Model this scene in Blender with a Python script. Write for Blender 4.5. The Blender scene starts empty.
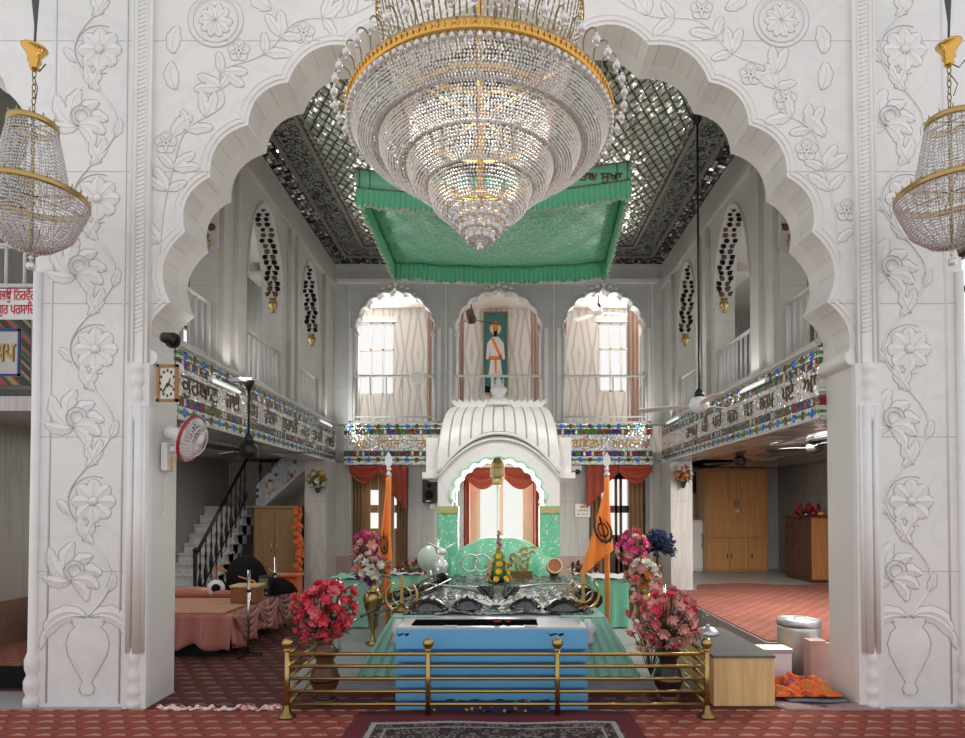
import bpy, bmesh, math, random
from mathutils import Vector, Matrix
RND = random.Random(11)
pi = math.pi
COL = bpy.context.scene.collection
# ---------------------------------------------------------------- camera frame (965 x 738)
CX, HY, F, H, PITCH = 498.5, 508.0, 600.0, 1.5, math.radians(1.2)
PY = HY - F * math.tan(PITCH)
def at(px, py, Y):
    """point of the place at depth Y seen at a pixel of the photograph"""
    u = (px - CX) / F; v = (PY - py) / F
    dy = math.cos(PITCH) - v * math.sin(PITCH); dz = math.sin(PITCH) + v * math.cos(PITCH)
    t = Y / dy
    return (u * t, Y, H + dz * t)
# ---------------------------------------------------------------- mesh builder
def frame(d):
    d = Vector(d).normalized()
    a = Vector((0, 0, 1)) if abs(d.z) < .9 else Vector((1, 0, 0))
    x = d.cross(a).normalized(); y = d.cross(x).normalized()
    return x, y
class MB:
    def __init__(s):
        s.v = []; s.f = []; s.m = []; s.s = []; s.mi = 0; s.T = None
    def add(s, vs, fs, smooth=False):
        b = len(s.v)
        if s.T is not None: vs = [s.T @ Vector(p) for p in vs]
        s.v += [tuple(p) for p in vs]
        for f in fs:
            s.f.append(tuple(b + i for i in f)); s.m.append(s.mi); s.s.append(smooth)
        return s
    def box(s, x0, x1, y0, y1, z0, z1):
        vs = [(x0,y0,z0),(x1,y0,z0),(x1,y1,z0),(x0,y1,z0),(x0,y0,z1),(x1,y0,z1),(x1,y1,z1),(x0,y1,z1)]
        return s.add(vs, [(0,3,2,1),(4,5,6,7),(0,1,5,4),(1,2,6,5),(2,3,7,6),(3,0,4,7)])
    def tube(s, pts, r, n=8, closed=False, flat=1.0):
        pts = [Vector(p) for p in pts]; N = len(pts)
        rs = r if isinstance(r, (list, tuple)) else [r] * N
        vs = []; fs = []; px = None
        for i, p in enumerate(pts):
            if closed: d = pts[(i+1) % N] - pts[i-1]
            else: d = pts[min(i+1, N-1)] - pts[max(i-1, 0)]
            if d.length < 1e-9: d = Vector((0, 0, 1))
            d.normalize()
            if px is None: x, y = frame(d)
            else:
                x = px - d * px.dot(d)
                if x.length < 1e-6: x, y = frame(d)
                x.normalize(); y = d.cross(x)
            px = x
            for k in range(n):
                a = 2*pi*k/n
                vs.append(p + x*(rs[i]*math.cos(a)) + y*(rs[i]*flat*math.sin(a)))
        M = N if closed else N-1
        for i in range(M):
            for k in range(n):
                a = i*n+k; b = i*n+(k+1) % n; c = ((i+1) % N)*n+(k+1) % n; d = ((i+1) % N)*n+k
                fs.append((a, b, c, d))
        s.add(vs, fs, n > 4)
        if not closed: s.caps(len(s.v)-N*n, N, n)
        return s
    def caps(s, b, N, n):
        for f in (tuple(b+k for k in range(n-1, -1, -1)), tuple(b+(N-1)*n+k for k in range(n))):
            s.f.append(f); s.m.append(s.mi); s.s.append(False)
    def cyl(s, p0, p1, r0, r1=None, n=12):
        return s.tube([p0, p1], [r0, r0 if r1 is None else r1], n)
    def lathe(s, prof, c=(0,0,0), n=24, M=None, mod=None, cap=True):
        vs = []; fs = []
        for (r, z) in prof:
            for k in range(n):
                a = 2*pi*k/n
                rr = max(r, 1e-4) * (mod(a, z) if mod else 1)
                p = Vector((rr*math.cos(a), rr*math.sin(a), z))
                if M is not None: p = M @ p
                vs.append(p + Vector(c))
        for i in range(len(prof)-1):
            for k in range(n):
                fs.append((i*n+k, i*n+(k+1) % n, (i+1)*n+(k+1) % n, (i+1)*n+k))
        s.add(vs, fs, True)
        if cap: s.caps(len(s.v)-len(prof)*n, len(prof), n)
        return s
    def sphere(s, c, r, n=12, m=8, sc=(1,1,1)):
        prof = [(math.sin(pi*i/m)*r, -math.cos(pi*i/m)*r) for i in range(m+1)]
        return s.lathe(prof, c, n, Matrix.Diagonal(sc))
    def octa(s, c, r, e=1.0):
        x, y, z = c; q = r*e
        return s.add([(x+r,y,z),(x,y+r,z),(x-r,y,z),(x,y-r,z),(x,y,z+q),(x,y,z-q)],
                     [(0,1,4),(1,2,4),(2,3,4),(3,0,4),(1,0,5),(2,1,5),(3,2,5),(0,3,5)])
    def prism(s, poly, axis, a0, a1, side=None):
        n = len(poly)
        P = {'y': lambda u, v, a: (u, a, v), 'x': lambda u, v, a: (a, u, v), 'z': lambda u, v, a: (u, v, a)}[axis]
        vs = [P(u, v, a0) for u, v in poly] + [P(u, v, a1) for u, v in poly]
        keep = s.mi
        s.add(vs, [tuple(range(n)), tuple(range(2*n-1, n-1, -1))])
        b = len(s.v) - 2*n
        if side is not None: s.mi = side
        for i in range(n):
            j = (i+1) % n
            s.f.append((b+i, b+n+i, b+n+j, b+j)); s.m.append(s.mi); s.s.append(False)
        s.mi = keep
        return s
    def grid(s, fn, nu, nv, cu=False, smooth=True):
        vs = [fn(i/nu, j/nv) for i in range(nu if cu else nu+1) for j in range(nv+1)]
        fs = []; K = nu if cu else nu+1
        for i in range(nu):
            for j in range(nv):
                a = i*(nv+1)+j; b = ((i+1) % K)*(nv+1)+j
                fs.append((a, b, b+1, a+1))
        return s.add(vs, fs, smooth)
    def build(s, name, mats, parent=None, bevel=0, solid=0, world=False, sub=0):
        if not isinstance(mats, (list, tuple)): mats = [mats]
        me = bpy.data.meshes.new(name)
        if parent is not None:
            off = Vector((0,0,0)); p = parent
            while p is not None: off += p.location; p = p.parent
        elif world: off = Vector((0,0,0))
        else:
            xs = [p[0] for p in s.v]; ys = [p[1] for p in s.v]; zs = [p[2] for p in s.v]
            off = Vector(((min(xs)+max(xs))/2, (min(ys)+max(ys))/2, min(zs)))
        me.from_pydata([tuple(Vector(p)-off) for p in s.v], [], s.f)
        for m in mats: me.materials.append(m)
        for i, p in enumerate(me.polygons):
            p.material_index = s.m[i]; p.use_smooth = s.s[i]
        bm = bmesh.new(); bm.from_mesh(me)
        bmesh.ops.recalc_face_normals(bm, faces=bm.faces[:])
        bm.to_mesh(me); bm.free()
        o = bpy.data.objects.new(name, me); COL.objects.link(o)
        if parent is not None: o.parent = parent
        else: o.location = off
        if solid:
            md = o.modifiers.new('solid', 'SOLIDIFY'); md.thickness = solid; md.offset = 0
        if bevel:
            md = o.modifiers.new('bevel', 'BEVEL'); md.width = bevel; md.segments = 2; md.limit_method = 'ANGLE'
        if sub:
            md = o.modifiers.new('sub', 'SUBSURF'); md.levels = sub; md.render_levels = sub
        return o
def thing(name, loc, label, cat, group=None):
    o = bpy.data.objects.new(name, None); COL.objects.link(o); o.location = loc; o.empty_display_size = .1
    return tag(o, label, cat, group)
def tag(o, label, cat, group=None, kind=None):
    o['label'] = label; o['category'] = cat
    if group: o['group'] = group
    if kind: o['kind'] = kind
    return o
def struct(o):
    o['kind'] = 'structure'; return o
def kids(o): return [c for c in bpy.data.objects if c.parent == o]
def copy_tree(o, loc=None, rz=None, label=None, group=None, parent=None):
    ch = KID.get(o.name) or kids(o)
    c = o.copy(); COL.objects.link(c)
    if parent is not None: c.parent = parent
    if loc is not None: c.location = loc
    if rz is not None: c.rotation_euler = (0, 0, rz)
    if label: c['label'] = label
    if group: c['group'] = group
    for k in ch: copy_tree(k, parent=c)
    return c
KID = {}
def inst(name, mesh, parent, loc, rot=(0,0,0), sc=1.0):
    """one more individual part that shares mesh data; loc is relative to the parent"""
    o = bpy.data.objects.new(name, mesh); COL.objects.link(o); o.parent = parent
    o.location = loc; o.rotation_euler = rot
    o.scale = sc if isinstance(sc, (tuple, list)) else (sc, sc, sc)
    return o
def meshof(mb, name, mats, **k):
    """mesh data only"""
    o = mb.build(name, mats, world=True, **k); me = o.data; bpy.data.objects.remove(o); return me
def text(s, size, mat, M, parent=None, name='lettering', ext=.004, align='LEFT', bold=0.0, squeeze=None):
    cu = bpy.data.curves.new(name, 'FONT'); cu.body = s; cu.size = size; cu.extrude = ext; cu.align_x = align; cu.offset = bold
    t = bpy.data.objects.new(name, cu); COL.objects.link(t)
    bpy.context.view_layer.update()
    dg = bpy.context.evaluated_depsgraph_get()
    me = bpy.data.meshes.new_from_object(t.evaluated_get(dg)); bpy.data.objects.remove(t); bpy.data.curves.remove(cu)
    off = Vector((0,0,0)); p = parent
    while p is not None: off += p.location; p = p.parent
    xs = [v.co.x for v in me.vertices] or [0, 1]
    k = 1.0
    if squeeze: k = squeeze / max(1e-6, max(xs)-min(xs))
    x0 = min(xs) if squeeze else 0
    for v in me.vertices:
        c = v.co.copy(); c.x = (c.x-x0)*k if squeeze else c.x
        v.co = M @ c - off
    me.materials.clear(); me.materials.append(mat)
    o = bpy.data.objects.new(name, me); COL.objects.link(o)
    if parent is not None: o.parent = parent
    return o
# ---------------------------------------------------------------- node materials
class E:
    def __init__(s, g, k): s.g = g; s.k = k
    def __add__(s, o): return s.g.M('ADD', s, o)
    def __radd__(s, o): return s.g.M('ADD', o, s)
    def __sub__(s, o): return s.g.M('SUBTRACT', s, o)
    def __rsub__(s, o): return s.g.M('SUBTRACT', o, s)
    def __mul__(s, o): return s.g.M('MULTIPLY', s, o)
    def __rmul__(s, o): return s.g.M('MULTIPLY', o, s)
    def __truediv__(s, o): return s.g.M('DIVIDE', s, o)
    def floor(s): return s.g.M('FLOOR', s)
    def fract(s): return s.g.M('FRACT', s)
    def abs(s): return s.g.M('ABSOLUTE', s)
    def sin(s): return s.g.M('SINE', s)
    def sqrt(s): return s.g.M('SQRT', s)
    def lt(s, o): return s.g.M('LESS_THAN', s, o)
    def gt(s, o): return s.g.M('GREATER_THAN', s, o)
    def mn(s, o): return s.g.M('MINIMUM', s, o)
    def mx(s, o): return s.g.M('MAXIMUM', s, o)
    def step(s, a, b): return s.g.step(s, a, b)
class NT:
    def __init__(s, name, col=(.8,.8,.8), rough=.5, metal=0.0, **k):
        s.m = bpy.data.materials.new(name); s.m.use_nodes = True; s.t = s.m.node_tree
        s.b = s.t.nodes['Principled BSDF']
        s.b.inputs['Base Color'].default_value = (*col, 1); s.b.inputs['Roughness'].default_value = rough
        s.b.inputs['Metallic'].default_value = metal
        for a, v in k.items(): s.b.inputs[a].default_value = v
        s.m.diffuse_color = (*col, 1)
    def put(s, sock, v):
        if isinstance(v, E): s.t.links.new(v.k, sock)
        elif isinstance(v, tuple) and len(v) == 3 and sock.type == 'RGBA': sock.default_value = (*v, 1)
        else: sock.default_value = v
    def M(s, op, a, b=None):
        n = s.t.nodes.new('ShaderNodeMath'); n.operation = op
        s.put(n.inputs[0], a)
        if b is not None: s.put(n.inputs[1], b)
        return E(s, n.outputs[0])
    def step(s, x, a, b):
        n = s.t.nodes.new('ShaderNodeMapRange'); n.interpolation_type = 'SMOOTHSTEP'
        s.put(n.inputs[0], x); n.inputs[1].default_value = a; n.inputs[2].default_value = b
        return E(s, n.outputs[0])
    def xyz(s, kind='Object'):
        n = s.t.nodes.new('ShaderNodeTexCoord'); q = s.t.nodes.new('ShaderNodeSeparateXYZ')
        s.t.links.new(n.outputs[kind], q.inputs[0]); s.vec = E(s, n.outputs[kind])
        return [E(s, q.outputs[i]) for i in range(3)]
    def comb(s, x=0.0, y=0.0, z=0.0):
        n = s.t.nodes.new('ShaderNodeCombineXYZ')
        for i, v in enumerate((x, y, z)): s.put(n.inputs[i], v)
        return E(s, n.outputs[0])
    def noise(s, vec, scale, det=3.0, rough=.5, dist=0.0):
        n = s.t.nodes.new('ShaderNodeTexNoise'); s.put(n.inputs['Vector'], vec)
        n.inputs['Scale'].default_value = scale; n.inputs['Detail'].default_value = det
        n.inputs['Roughness'].default_value = rough; n.inputs['Distortion'].default_value = dist
        return E(s, n.outputs[0])
    def vor(s, vec, scale, feature='F1', out=0):
        n = s.t.nodes.new('ShaderNodeTexVoronoi'); n.feature = feature; s.put(n.inputs['Vector'], vec); n.inputs['Scale'].default_value = scale
        return E(s, n.outputs[out])
    def white(s, vec, out='Value'):
        n = s.t.nodes.new('ShaderNodeTexWhiteNoise'); n.noise_dimensions = '3D'; s.put(n.inputs['Vector'], vec)
        return E(s, n.outputs[out])
    def mix(s, f, a, b):
        n = s.t.nodes.new('ShaderNodeMix'); n.data_type = 'RGBA'
        s.put(n.inputs[0], f); s.put(n.inputs[6], a); s.put(n.inputs[7], b)
        return E(s, n.outputs[2])
    def ramp(s, f, stops, const=False):
        n = s.t.nodes.new('ShaderNodeValToRGB'); s.put(n.inputs[0], f)
        if const: n.color_ramp.interpolation = 'CONSTANT'
        el = n.color_ramp.elements
        while len(el) < len(stops): el.new(.5)
        for e, (p, c) in zip(el, stops): e.position = p; e.color = (*c, 1)
        return E(s, n.outputs[0])
    def bump(s, h, strength=.3, dist=.01):
        n = s.t.nodes.new('ShaderNodeBump'); s.put(n.inputs['Height'], h)
        n.inputs['Strength'].default_value = strength; n.inputs['Distance'].default_value = dist
        s.t.links.new(n.outputs[0], s.b.inputs['Normal'])
    def facet(s, colr, amt):
        """tilt each little mirror by its own random amount"""
        g = s.t.nodes.new('ShaderNodeNewGeometry')
        a = s.t.nodes.new('ShaderNodeVectorMath'); a.operation = 'SUBTRACT'; s.put(a.inputs[0], colr); a.inputs[1].default_value = (.5,.5,.5)
        b = s.t.nodes.new('ShaderNodeVectorMath'); b.operation = 'SCALE'; s.t.links.new(a.outputs[0], b.inputs[0]); b.inputs['Scale'].default_value = amt
        c = s.t.nodes.new('ShaderNodeVectorMath'); c.operation = 'ADD'; s.t.links.new(b.outputs[0], c.inputs[0]); s.t.links.new(g.outputs['Normal'], c.inputs[1])
        d = s.t.nodes.new('ShaderNodeVectorMath'); d.operation = 'NORMALIZE'; s.t.links.new(c.outputs[0], d.inputs[0])
        s.t.links.new(d.outputs[0], s.b.inputs['Normal'])
    def set(s, **k):
        for a, v in k.items():
            s.put(s.b.inputs[a.replace('_', ' ')], v)
        return s.m
# ================================================================ materials
def marble(name, base, vein, joint=None, jw=(1.15, .92), stretch=(1,1,1), vs=1.6, rough=.35, amt=.5, plane='xz', jcol=(.38,.37,.36)):
    g = NT(name, base, rough); x, y, z = g.xyz()
    v = g.comb(x*stretch[0], y*stretch[1], z*stretch[2])
    n1 = g.noise(v, vs, 6, .6, 1.2)
    f = (n1-.5).abs().step(.0, .06)
    n2 = g.noise(v, vs*.6, 3, .5)
    c = g.mix((1-f)*amt*n2, base, vein)
    c = g.mix(n2.step(.35, .75)*.35, c, tuple(a*.86 for a in base))
    if joint:
        u, w = (x, z) if plane == 'xz' else (y, z)
        row = (w/jw[1]).floor()
        fu = (u/jw[0]+row*.5).fract(); fw = (w/jw[1]).fract()
        e = ((fu-.5).abs()*jw[0]).mx(0); d1 = jw[0]*.5-e; d2 = jw[1]*.5-((fw-.5).abs()*jw[1])
        ln = d1.mn(d2).step(.0, .006)
        c = g.mix(1-ln, c, jcol)
        per = g.white(g.comb((u/jw[0]+row*.5).floor(), row, 0.0))
        c = g.mix(per*.18, c, tuple(a*.8 for a in base))
    g.set(Base_Color=c)
    return g.m
def plain(name, col, rough=.5, metal=0.0, var=.12, scale=9.0, **k):
    g = NT(name, col, rough, metal, **k); g.xyz()
    n = g.noise(g.vec, scale, 3)
    g.set(Base_Color=g.mix(n*var*2, col, tuple(c*.7 for c in col)))
    return g.m
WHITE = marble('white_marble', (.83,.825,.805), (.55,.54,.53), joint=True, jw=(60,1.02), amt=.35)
WHITE2 = marble('white_marble_trim', (.84,.83,.81), (.6,.58,.55), amt=.3)
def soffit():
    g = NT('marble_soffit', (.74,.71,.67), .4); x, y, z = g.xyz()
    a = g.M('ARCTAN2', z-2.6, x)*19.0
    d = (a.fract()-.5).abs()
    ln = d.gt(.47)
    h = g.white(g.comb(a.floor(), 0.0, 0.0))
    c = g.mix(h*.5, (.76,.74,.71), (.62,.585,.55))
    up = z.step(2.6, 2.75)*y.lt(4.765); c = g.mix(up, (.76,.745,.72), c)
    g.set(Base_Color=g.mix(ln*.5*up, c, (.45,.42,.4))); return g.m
SOFFIT = soffit()
GROOVE = plain('carved_groove_dirt', (.50,.50,.52), .7)  # darker grey that paints groove shade around the relief outlines
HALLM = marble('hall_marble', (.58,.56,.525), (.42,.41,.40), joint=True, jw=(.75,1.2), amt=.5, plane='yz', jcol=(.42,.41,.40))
HALLB = marble('hall_marble_back', (.64,.655,.66), (.45,.45,.45), joint=True, jw=(1.2,1.15), amt=.4, jcol=(.45,.45,.45))
GREYM = marble('streaked_grey_marble', (.52,.50,.475), (.33,.31,.29), joint=True, jw=(.62,1.6), stretch=(3.2,3.2,.25), vs=1.5, amt=.9, jcol=(.36,.34,.33))
AISLE = marble('aisle_grey_marble', (.33,.32,.30), (.19,.18,.17), joint=True, jw=(.7,1.4), stretch=(2.4,2.4,.2), vs=1.6, amt=.9, plane='yz', jcol=(.33,.32,.31))
BOOK = None
def book():
    g = NT('bookmatched_marble', (.7,.66,.63), .3); x, y, z = g.xyz()
    m = (x/.52).fract(); m = (m-.5).abs()
    zz = ((z/1.5).fract()-.5).abs()
    r = m*2.2+zz*.9+g.noise(g.vec, 1.1, 3)*.35
    w = ((r*12.0).sin()*.5+.5).step(.55, .98)
    g.set(Base_Color=g.mix(w*.7, (.70,.675,.66), (.42,.40,.40))); return g.m
BOOK = book()
STEPM = marble('stair_marble', (.66,.655,.65), (.35,.35,.35), amt=.9, vs=2.5)
DAIS = marble('dais_grey_marble', (.42,.435,.43), (.3,.3,.3), joint=True, jw=(.9,.9), amt=.5, vs=2.0)
FLOORM = marble('floor_marble', (.36,.345,.33), (.25,.24,.23), amt=.5)
CREAM = plain('cream_plaster', (.80,.74,.66), .7, var=.05)
SKIRT = marble('wainscot_brown', (.17,.105,.075), (.09,.055,.04), amt=.8, vs=3)
PINKM = marble('pink_skirting_marble', (.42,.29,.26), (.3,.2,.18), amt=.5)
def carpet(name, base, mot, dark, su=.155, sv=.115, line=None):
    g = NT(name, base, .95); x, y, z = g.xyz()
    wob = g.noise(g.vec, 9.0, 2)
    u = x/su+wob*.25; v = y/sv+g.noise(g.vec, 14.0, 2)*.25
    row = v.floor(); uu = u+row*.5
    fu = uu.fract()-.5; fv = v.fract()-.5
    bend = fv-.28*(1-(fu*fu*4.0))+.16
    d = (fu*fu*5.2+bend*bend*22.0).sqrt()
    body = 1-d.step(.62, .95)
    fine = g.noise(g.vec, 130.0, 3, .7)
    k = body*fine.step(.36, .52)
    c = g.mix(k, base, mot)
    rim = (d-1.05).abs().step(0.0, .22)
    c = g.mix((1-rim)*.75, c, dark)
    if line is not None:
        c = g.mix(((uu.fract()-.5).abs().gt(.45))*.65, c, line)
    nn = g.noise(g.vec, 2.2, 4)
    c = g.mix(nn.step(.35, .75)*.45, c, dark)
    g.set(Base_Color=c); g.bump(fine, .5, .006)
    return g.m
CARPET_F = carpet('red_paisley_carpet', (.30,.055,.030), (.48,.29,.20), (.09,.022,.016), su=.165, sv=.12)
CARPET_H = carpet('maroon_paisley_carpet', (.105,.022,.018), (.30,.17,.13), (.03,.010,.009), su=.19, sv=.14, line=(.19,.022,.018))
CARPET_R = carpet('rust_striped_carpet', (.24,.07,.045), (.33,.165,.12), (.11,.035,.026), su=.17, sv=.1, line=(.20,.025,.018))
def rugm():
    g = NT('persian_rug_weave', (.05,.03,.03), .95); x, y, z = g.xyz()
    v1 = g.vor(g.vec, 17.0); v2 = g.vor(g.vec, 55.0)
    f = (v1-.38).abs().step(.02, .14)
    c = g.mix(f, (.20,.165,.145), (.028,.014,.016))
    c = g.mix(v2.step(.2, .5)*.0+ (v2.lt(.28))*.6, c, (.22,.16,.13))
    ax = .98-x.abs(); ay = .55-y.abs(); e = ax.mn(ay)
    c = g.mix((e-.16).abs().lt(.018), c, (.36,.32,.29))
    c = g.mix((e-.255).abs().lt(.008), c, (.30,.27,.24))
    c = g.mix(e.lt(.13), c, (.12,.012,.018))
    g.set(Base_Color=c); return g.m
RUG = rugm()
def mosaic(name, axis, z0, z1, tile=.018, side=None):
    """mirror-tile frieze: flower row, gem row, mirror field, gem row, flower row"""
    g = NT(name, (.8,.8,.8), .16, .6); x, y, z = g.xyz()
    u = x if axis == 'x' else y
    hgt = z1-z0; w = (z-z0)/hgt
    cu = (u/tile).floor(); cv = (z/tile).floor()
    rc = g.white(g.comb(cu, cv, 3.0), 'Color'); rv = g.white(g.comb(cu, cv, 1.0))
    base = g.ramp(rv, [(0,(.42,.42,.40)),(.4,(.66,.66,.63)),(.75,(.82,.82,.79)),(1,(.93,.94,.93))])
    # gem rows (small coloured squares)
    gw = .044
    gi = (u/gw).floor(); gr = g.white(g.comb(gi, (w*2).floor(), 7.0))
    gem = g.ramp(gr, [(0,(.30,.02,.02)),(.22,(.02,.05,.30)),(.42,(.04,.22,.04)),(.6,(.62,.63,.6)),(.8,(.18,.10,.03))], True)
    ge = (((u/gw).fract()-.5).abs()).gt(.42)
    gem = g.mix(ge, gem, (.04,.04,.035))
    row2 = (w-.25).abs().lt(.05).mx((w-.755).abs().lt(.05))
    c = g.mix(row2, base, gem)
    # flower rows
    fw = .155
    ff = (u/fw).fract()-.5
    yy = (w-.11).mn(9.0); near = (w-.88).abs()
    low = (w-.11).abs(); dz = near.mn(low)*hgt
    du = ff*fw
    wob = g.noise(g.vec, 30.0, 2)*.02
    rad = (du*du+dz*dz).sqrt()+wob
    odd = ((u/fw).floor()*.5).fract().gt(.25)
    flower = g.mix(odd, (.05,.16,.75), (.16,.07,.02))
    inrow = (w-.88).abs().lt(.10).mx((w-.11).abs().lt(.11))
    c = g.mix(inrow*rad.lt(.048), c, flower)
    leaf = ((ff.abs()-.36).abs()*fw); lr = (leaf*leaf+dz*dz*1.4).sqrt()+wob
    c = g.mix(inrow*lr.lt(.033), c, (.06,.27,.07))
    # thin bands
    band = (w-.195).abs().lt(.008).mx((w-.31).abs().lt(.008)).mx((w-.695).abs().lt(.008)).mx((w-.81).abs().lt(.008))
    c = g.mix(band, c, (.06,.06,.055))
    if side:
        e = (u-side[0]).abs().mn((u-side[1]).abs())
        sg = g.ramp(g.white(g.comb((z/.055).floor(), 2.0, 9.0)), [(0,(.30,.02,.02)),(.3,(.02,.05,.30)),(.55,(.04,.22,.04)),(.8,(.6,.6,.6))], True)
        c = g.mix(e.lt(.05), c, sg)
    gl = (((u/tile).fract()-.5).abs().gt(.45)).mx(((z/tile).fract()-.5).abs().gt(.45))
    c = g.mix(gl*.4, c, (.08,.08,.075))
    g.set(Base_Color=c, Metallic=.62); g.facet(rc, .30)
    return g.m
MOS_Y = mosaic('mirror_frieze_side', 'y', 2.23, 2.86)
MOS_X = mosaic('mirror_frieze_back', 'x', 2.20, 2.90)
def lozenge():
    g = NT('mirror_lozenge_ceiling', (.5,.5,.45), .2, .6); x, y, z = g.xyz()
    s = .112
    a = (x*1.0+y*.62)/s; b = (x*1.0-y*.62)/s
    fa = (a.fract()-.5).abs(); fb = (b.fract()-.5).abs()
    e = fa.mx(fb)
    rc = g.white(g.comb(a.floor(), b.floor(), 0.0), 'Color'); rv = g.white(g.comb(a.floor(), b.floor(), 4.0))
    # smaller chips inside each lozenge
    chip = g.white(g.comb((a*3.0).floor(), (b*3.0).floor(), 2.0), 'Color')
    c = g.mix(rv, (.40,.43,.35), (.66,.70,.58))
    c = g.mix(e.gt(.40), c, (.035,.037,.033))
    c = g.mix((e-.30).abs().lt(.03), c, (.20,.21,.18))
    g.set(Base_Color=c); g.facet(chip, .20); return g.m
LOZ = lozenge()
def scrollm():
    g = NT('ceiling_scroll_band', (.4,.4,.38), .25, .55); x, y, z = g.xyz()
    v = g.vor(g.vec, 9.0); n = g.noise(g.vec, 16.0, 3, .6, 1.5)
    f = ((v-.42).abs().lt(.06)).mx((n-.5).abs().lt(.035))
    c = g.mix(f, (.34,.35,.32), (.02,.02,.02))
    rc = g.white(g.comb((x/.05).floor(), (y/.05).floor(), 0.0), 'Color')
    g.set(Base_Color=c); g.facet(rc, .12); return g.m
SCROLL = scrollm()
def sparkle():
    g = NT('mirror_chip_border', (.5,.5,.5), .1, .95); x, y, z = g.xyz()
    s = .05
    q = [(t/s).floor() for t in (x, y, z)]
    rc = g.white(g.comb(*q), 'Color'); rv = g.white(g.comb(q[0], q[1], q[2]+.5))
    c = g.ramp(rv, [(0,(.03,.03,.03)),(.4,(.15,.15,.15)),(.8,(.55,.55,.55)),(1,(.85,.88,.95))])
    e = ((x/s).fract()-.5).abs().mx(((y/s).fract()-.5).abs())
    c = g.mix(e.gt(.40), c, (.015,.015,.015))
    g.set(Base_Color=c); g.facet(rc, .5); return g.m
SPARK = sparkle()
MIRSOF = mosaic('mirror_soffit', 'x', 0, 1, .05)
GOLD = plain('polished_gold', (.72,.42,.11), .22, 1.0)
BRASS = plain('worn_brass', (.52,.36,.13), .28, 1.0, .3, 14)
BRASSD = plain('dark_brass', (.30,.20,.075), .3, 1.0, .3, 14)
CHROME = plain('chrome', (.75,.75,.76), .12, 1.0, .05)
STEEL = plain('brushed_steel', (.66,.67,.69), .36, .9, .12)
IRON = plain('black_iron', (.012,.012,.013), .4, .3)
BLACK = plain('black_plastic', (.012,.012,.013), .4)
CHAR = plain('charcoal_stone', (.014,.014,.014), .9, 0, .12, 9, **{'Specular IOR Level': .08})
VASEB = plain('brown_lacquer', (.13,.05,.018), .3)
VASED = plain('dark_vase_lacquer', (.022,.018,.015), .3)
DARKST = NT('dark_polished_steel', (.10,.10,.10), .18, .95).m
def crystal():
    g = NT('crystal_glass', (.95,.95,.96), .08, .0); g.xyz()
    g.set(Transmission_Weight=.35, Specular_IOR_Level=.9)
    g.b.inputs['IOR'].default_value = 1.6; g.b.inputs['Base Color'].default_value = (.9,.89,.88,1)
    g.b.inputs['Metallic'].default_value = .25
    return g.m
CRYS = crystal()
WIRE = plain('dark_gilt_wire', (.25,.19,.10), .35, .9)
def cloth(name, col, motif=None, scale=26.0, rough=.6, sheen=.3, motif2=None, spark=0.0):
    g = NT(name, col, rough); x, y, z = g.xyz()
    n = g.noise(g.vec, 5.0, 3)
    c = g.mix(n*.35, col, tuple(a*.72 for a in col))
    if motif:
        v = g.vor(g.vec, scale); h = g.white(g.vor(g.vec, scale, out=1))
        c = g.mix(v.lt(.26)*h.gt(.45), c, motif)
        if motif2: c = g.mix(v.lt(.30)*h.lt(.25), c, motif2)
        if spark: g.set(Metallic=v.lt(.3)*spark)
    g.set(Base_Color=c); g.b.inputs['Sheen Weight'].default_value = sheen
    return g.m
GREEN = cloth('sea_green_cloth', (.20,.62,.42), rough=.55)
GREENP = cloth('embroidered_green_cloth', (.16,.58,.36), (.78,.80,.66), 24.0, .45, .3, (.50,.16,.14))
def canopy_mat():
    g = NT('green_brocade', (.16,.55,.32), .35); x, y, z = g.xyz()
    row = (y/.085).floor(); uu = x/.17+row*.5
    fu = (uu.fract()-.5).abs(); fv = ((y/.085).fract()-.5).abs()
    d = fu.mx(fv*.8)
    k = (fu.lt(.22))*(fv.lt(.13))
    n = g.noise(g.vec, 45.0, 2)
    c = g.mix(n*.5, (.13,.58,.34), (.26,.72,.50))
    c = g.mix(k*.8, c, (.36,.27,.22))
    sp = (g.noise(g.vec, 70.0, 2)).gt(.58)
    c = g.mix(sp*.8, c, (.85,.90,.84))
    g.set(Base_Color=c, Metallic=sp*.25); return g.m
CANOPY = canopy_mat()
GREENF = cloth('green_fringe_thread', (.16,.60,.37), rough=.75)
GREENL = cloth('pale_green_thread_tips', (.42,.56,.36), rough=.8)
SHEERG = cloth('pale_green_net', (.30,.60,.45), rough=.6)
ORANGE = cloth('saffron_cloth', (.90,.24,.022), rough=.6)
ORANGE2 = cloth('marigold_orange', (.62,.12,.012), rough=.7)
SALMON = cloth('salmon_satin', (.48,.155,.115), rough=.32, sheen=.6)
RUST = cloth('rust_brown_sheet', (.42,.16,.045), rough=.8)
REDDRAPE = cloth('red_swag', (.42,.055,.022), rough=.5)
BROWNC = cloth('brown_curtain', (.30,.16,.075), rough=.6)
PINKC = cloth('pale_pink_curtain', (.62,.42,.34), rough=.7)
WHITEC = cloth('white_satin', (.80,.80,.80), rough=.4)
def multi():
    g = NT('orange_print_cloth', (.7,.13,.02), .7); g.xyz()
    n = g.noise(g.vec, 9.0, 4, .6, 1.0)
    g.set(Base_Color=g.ramp(n, [(0,(.12,.02,.02)),(.40,(.30,.03,.03)),(.47,(.80,.16,.02)),(.56,(.72,.10,.02)),(.61,(.35,.24,.04)),(.68,(.75,.14,.02))])); return g.m
MULTI = multi()
SLOTB = NT('slot_shadow_felt', (.006,.006,.006), 1.0, **{'Specular IOR Level': 0.0}).m  # matte black painting in the dark inside of the slot
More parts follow.
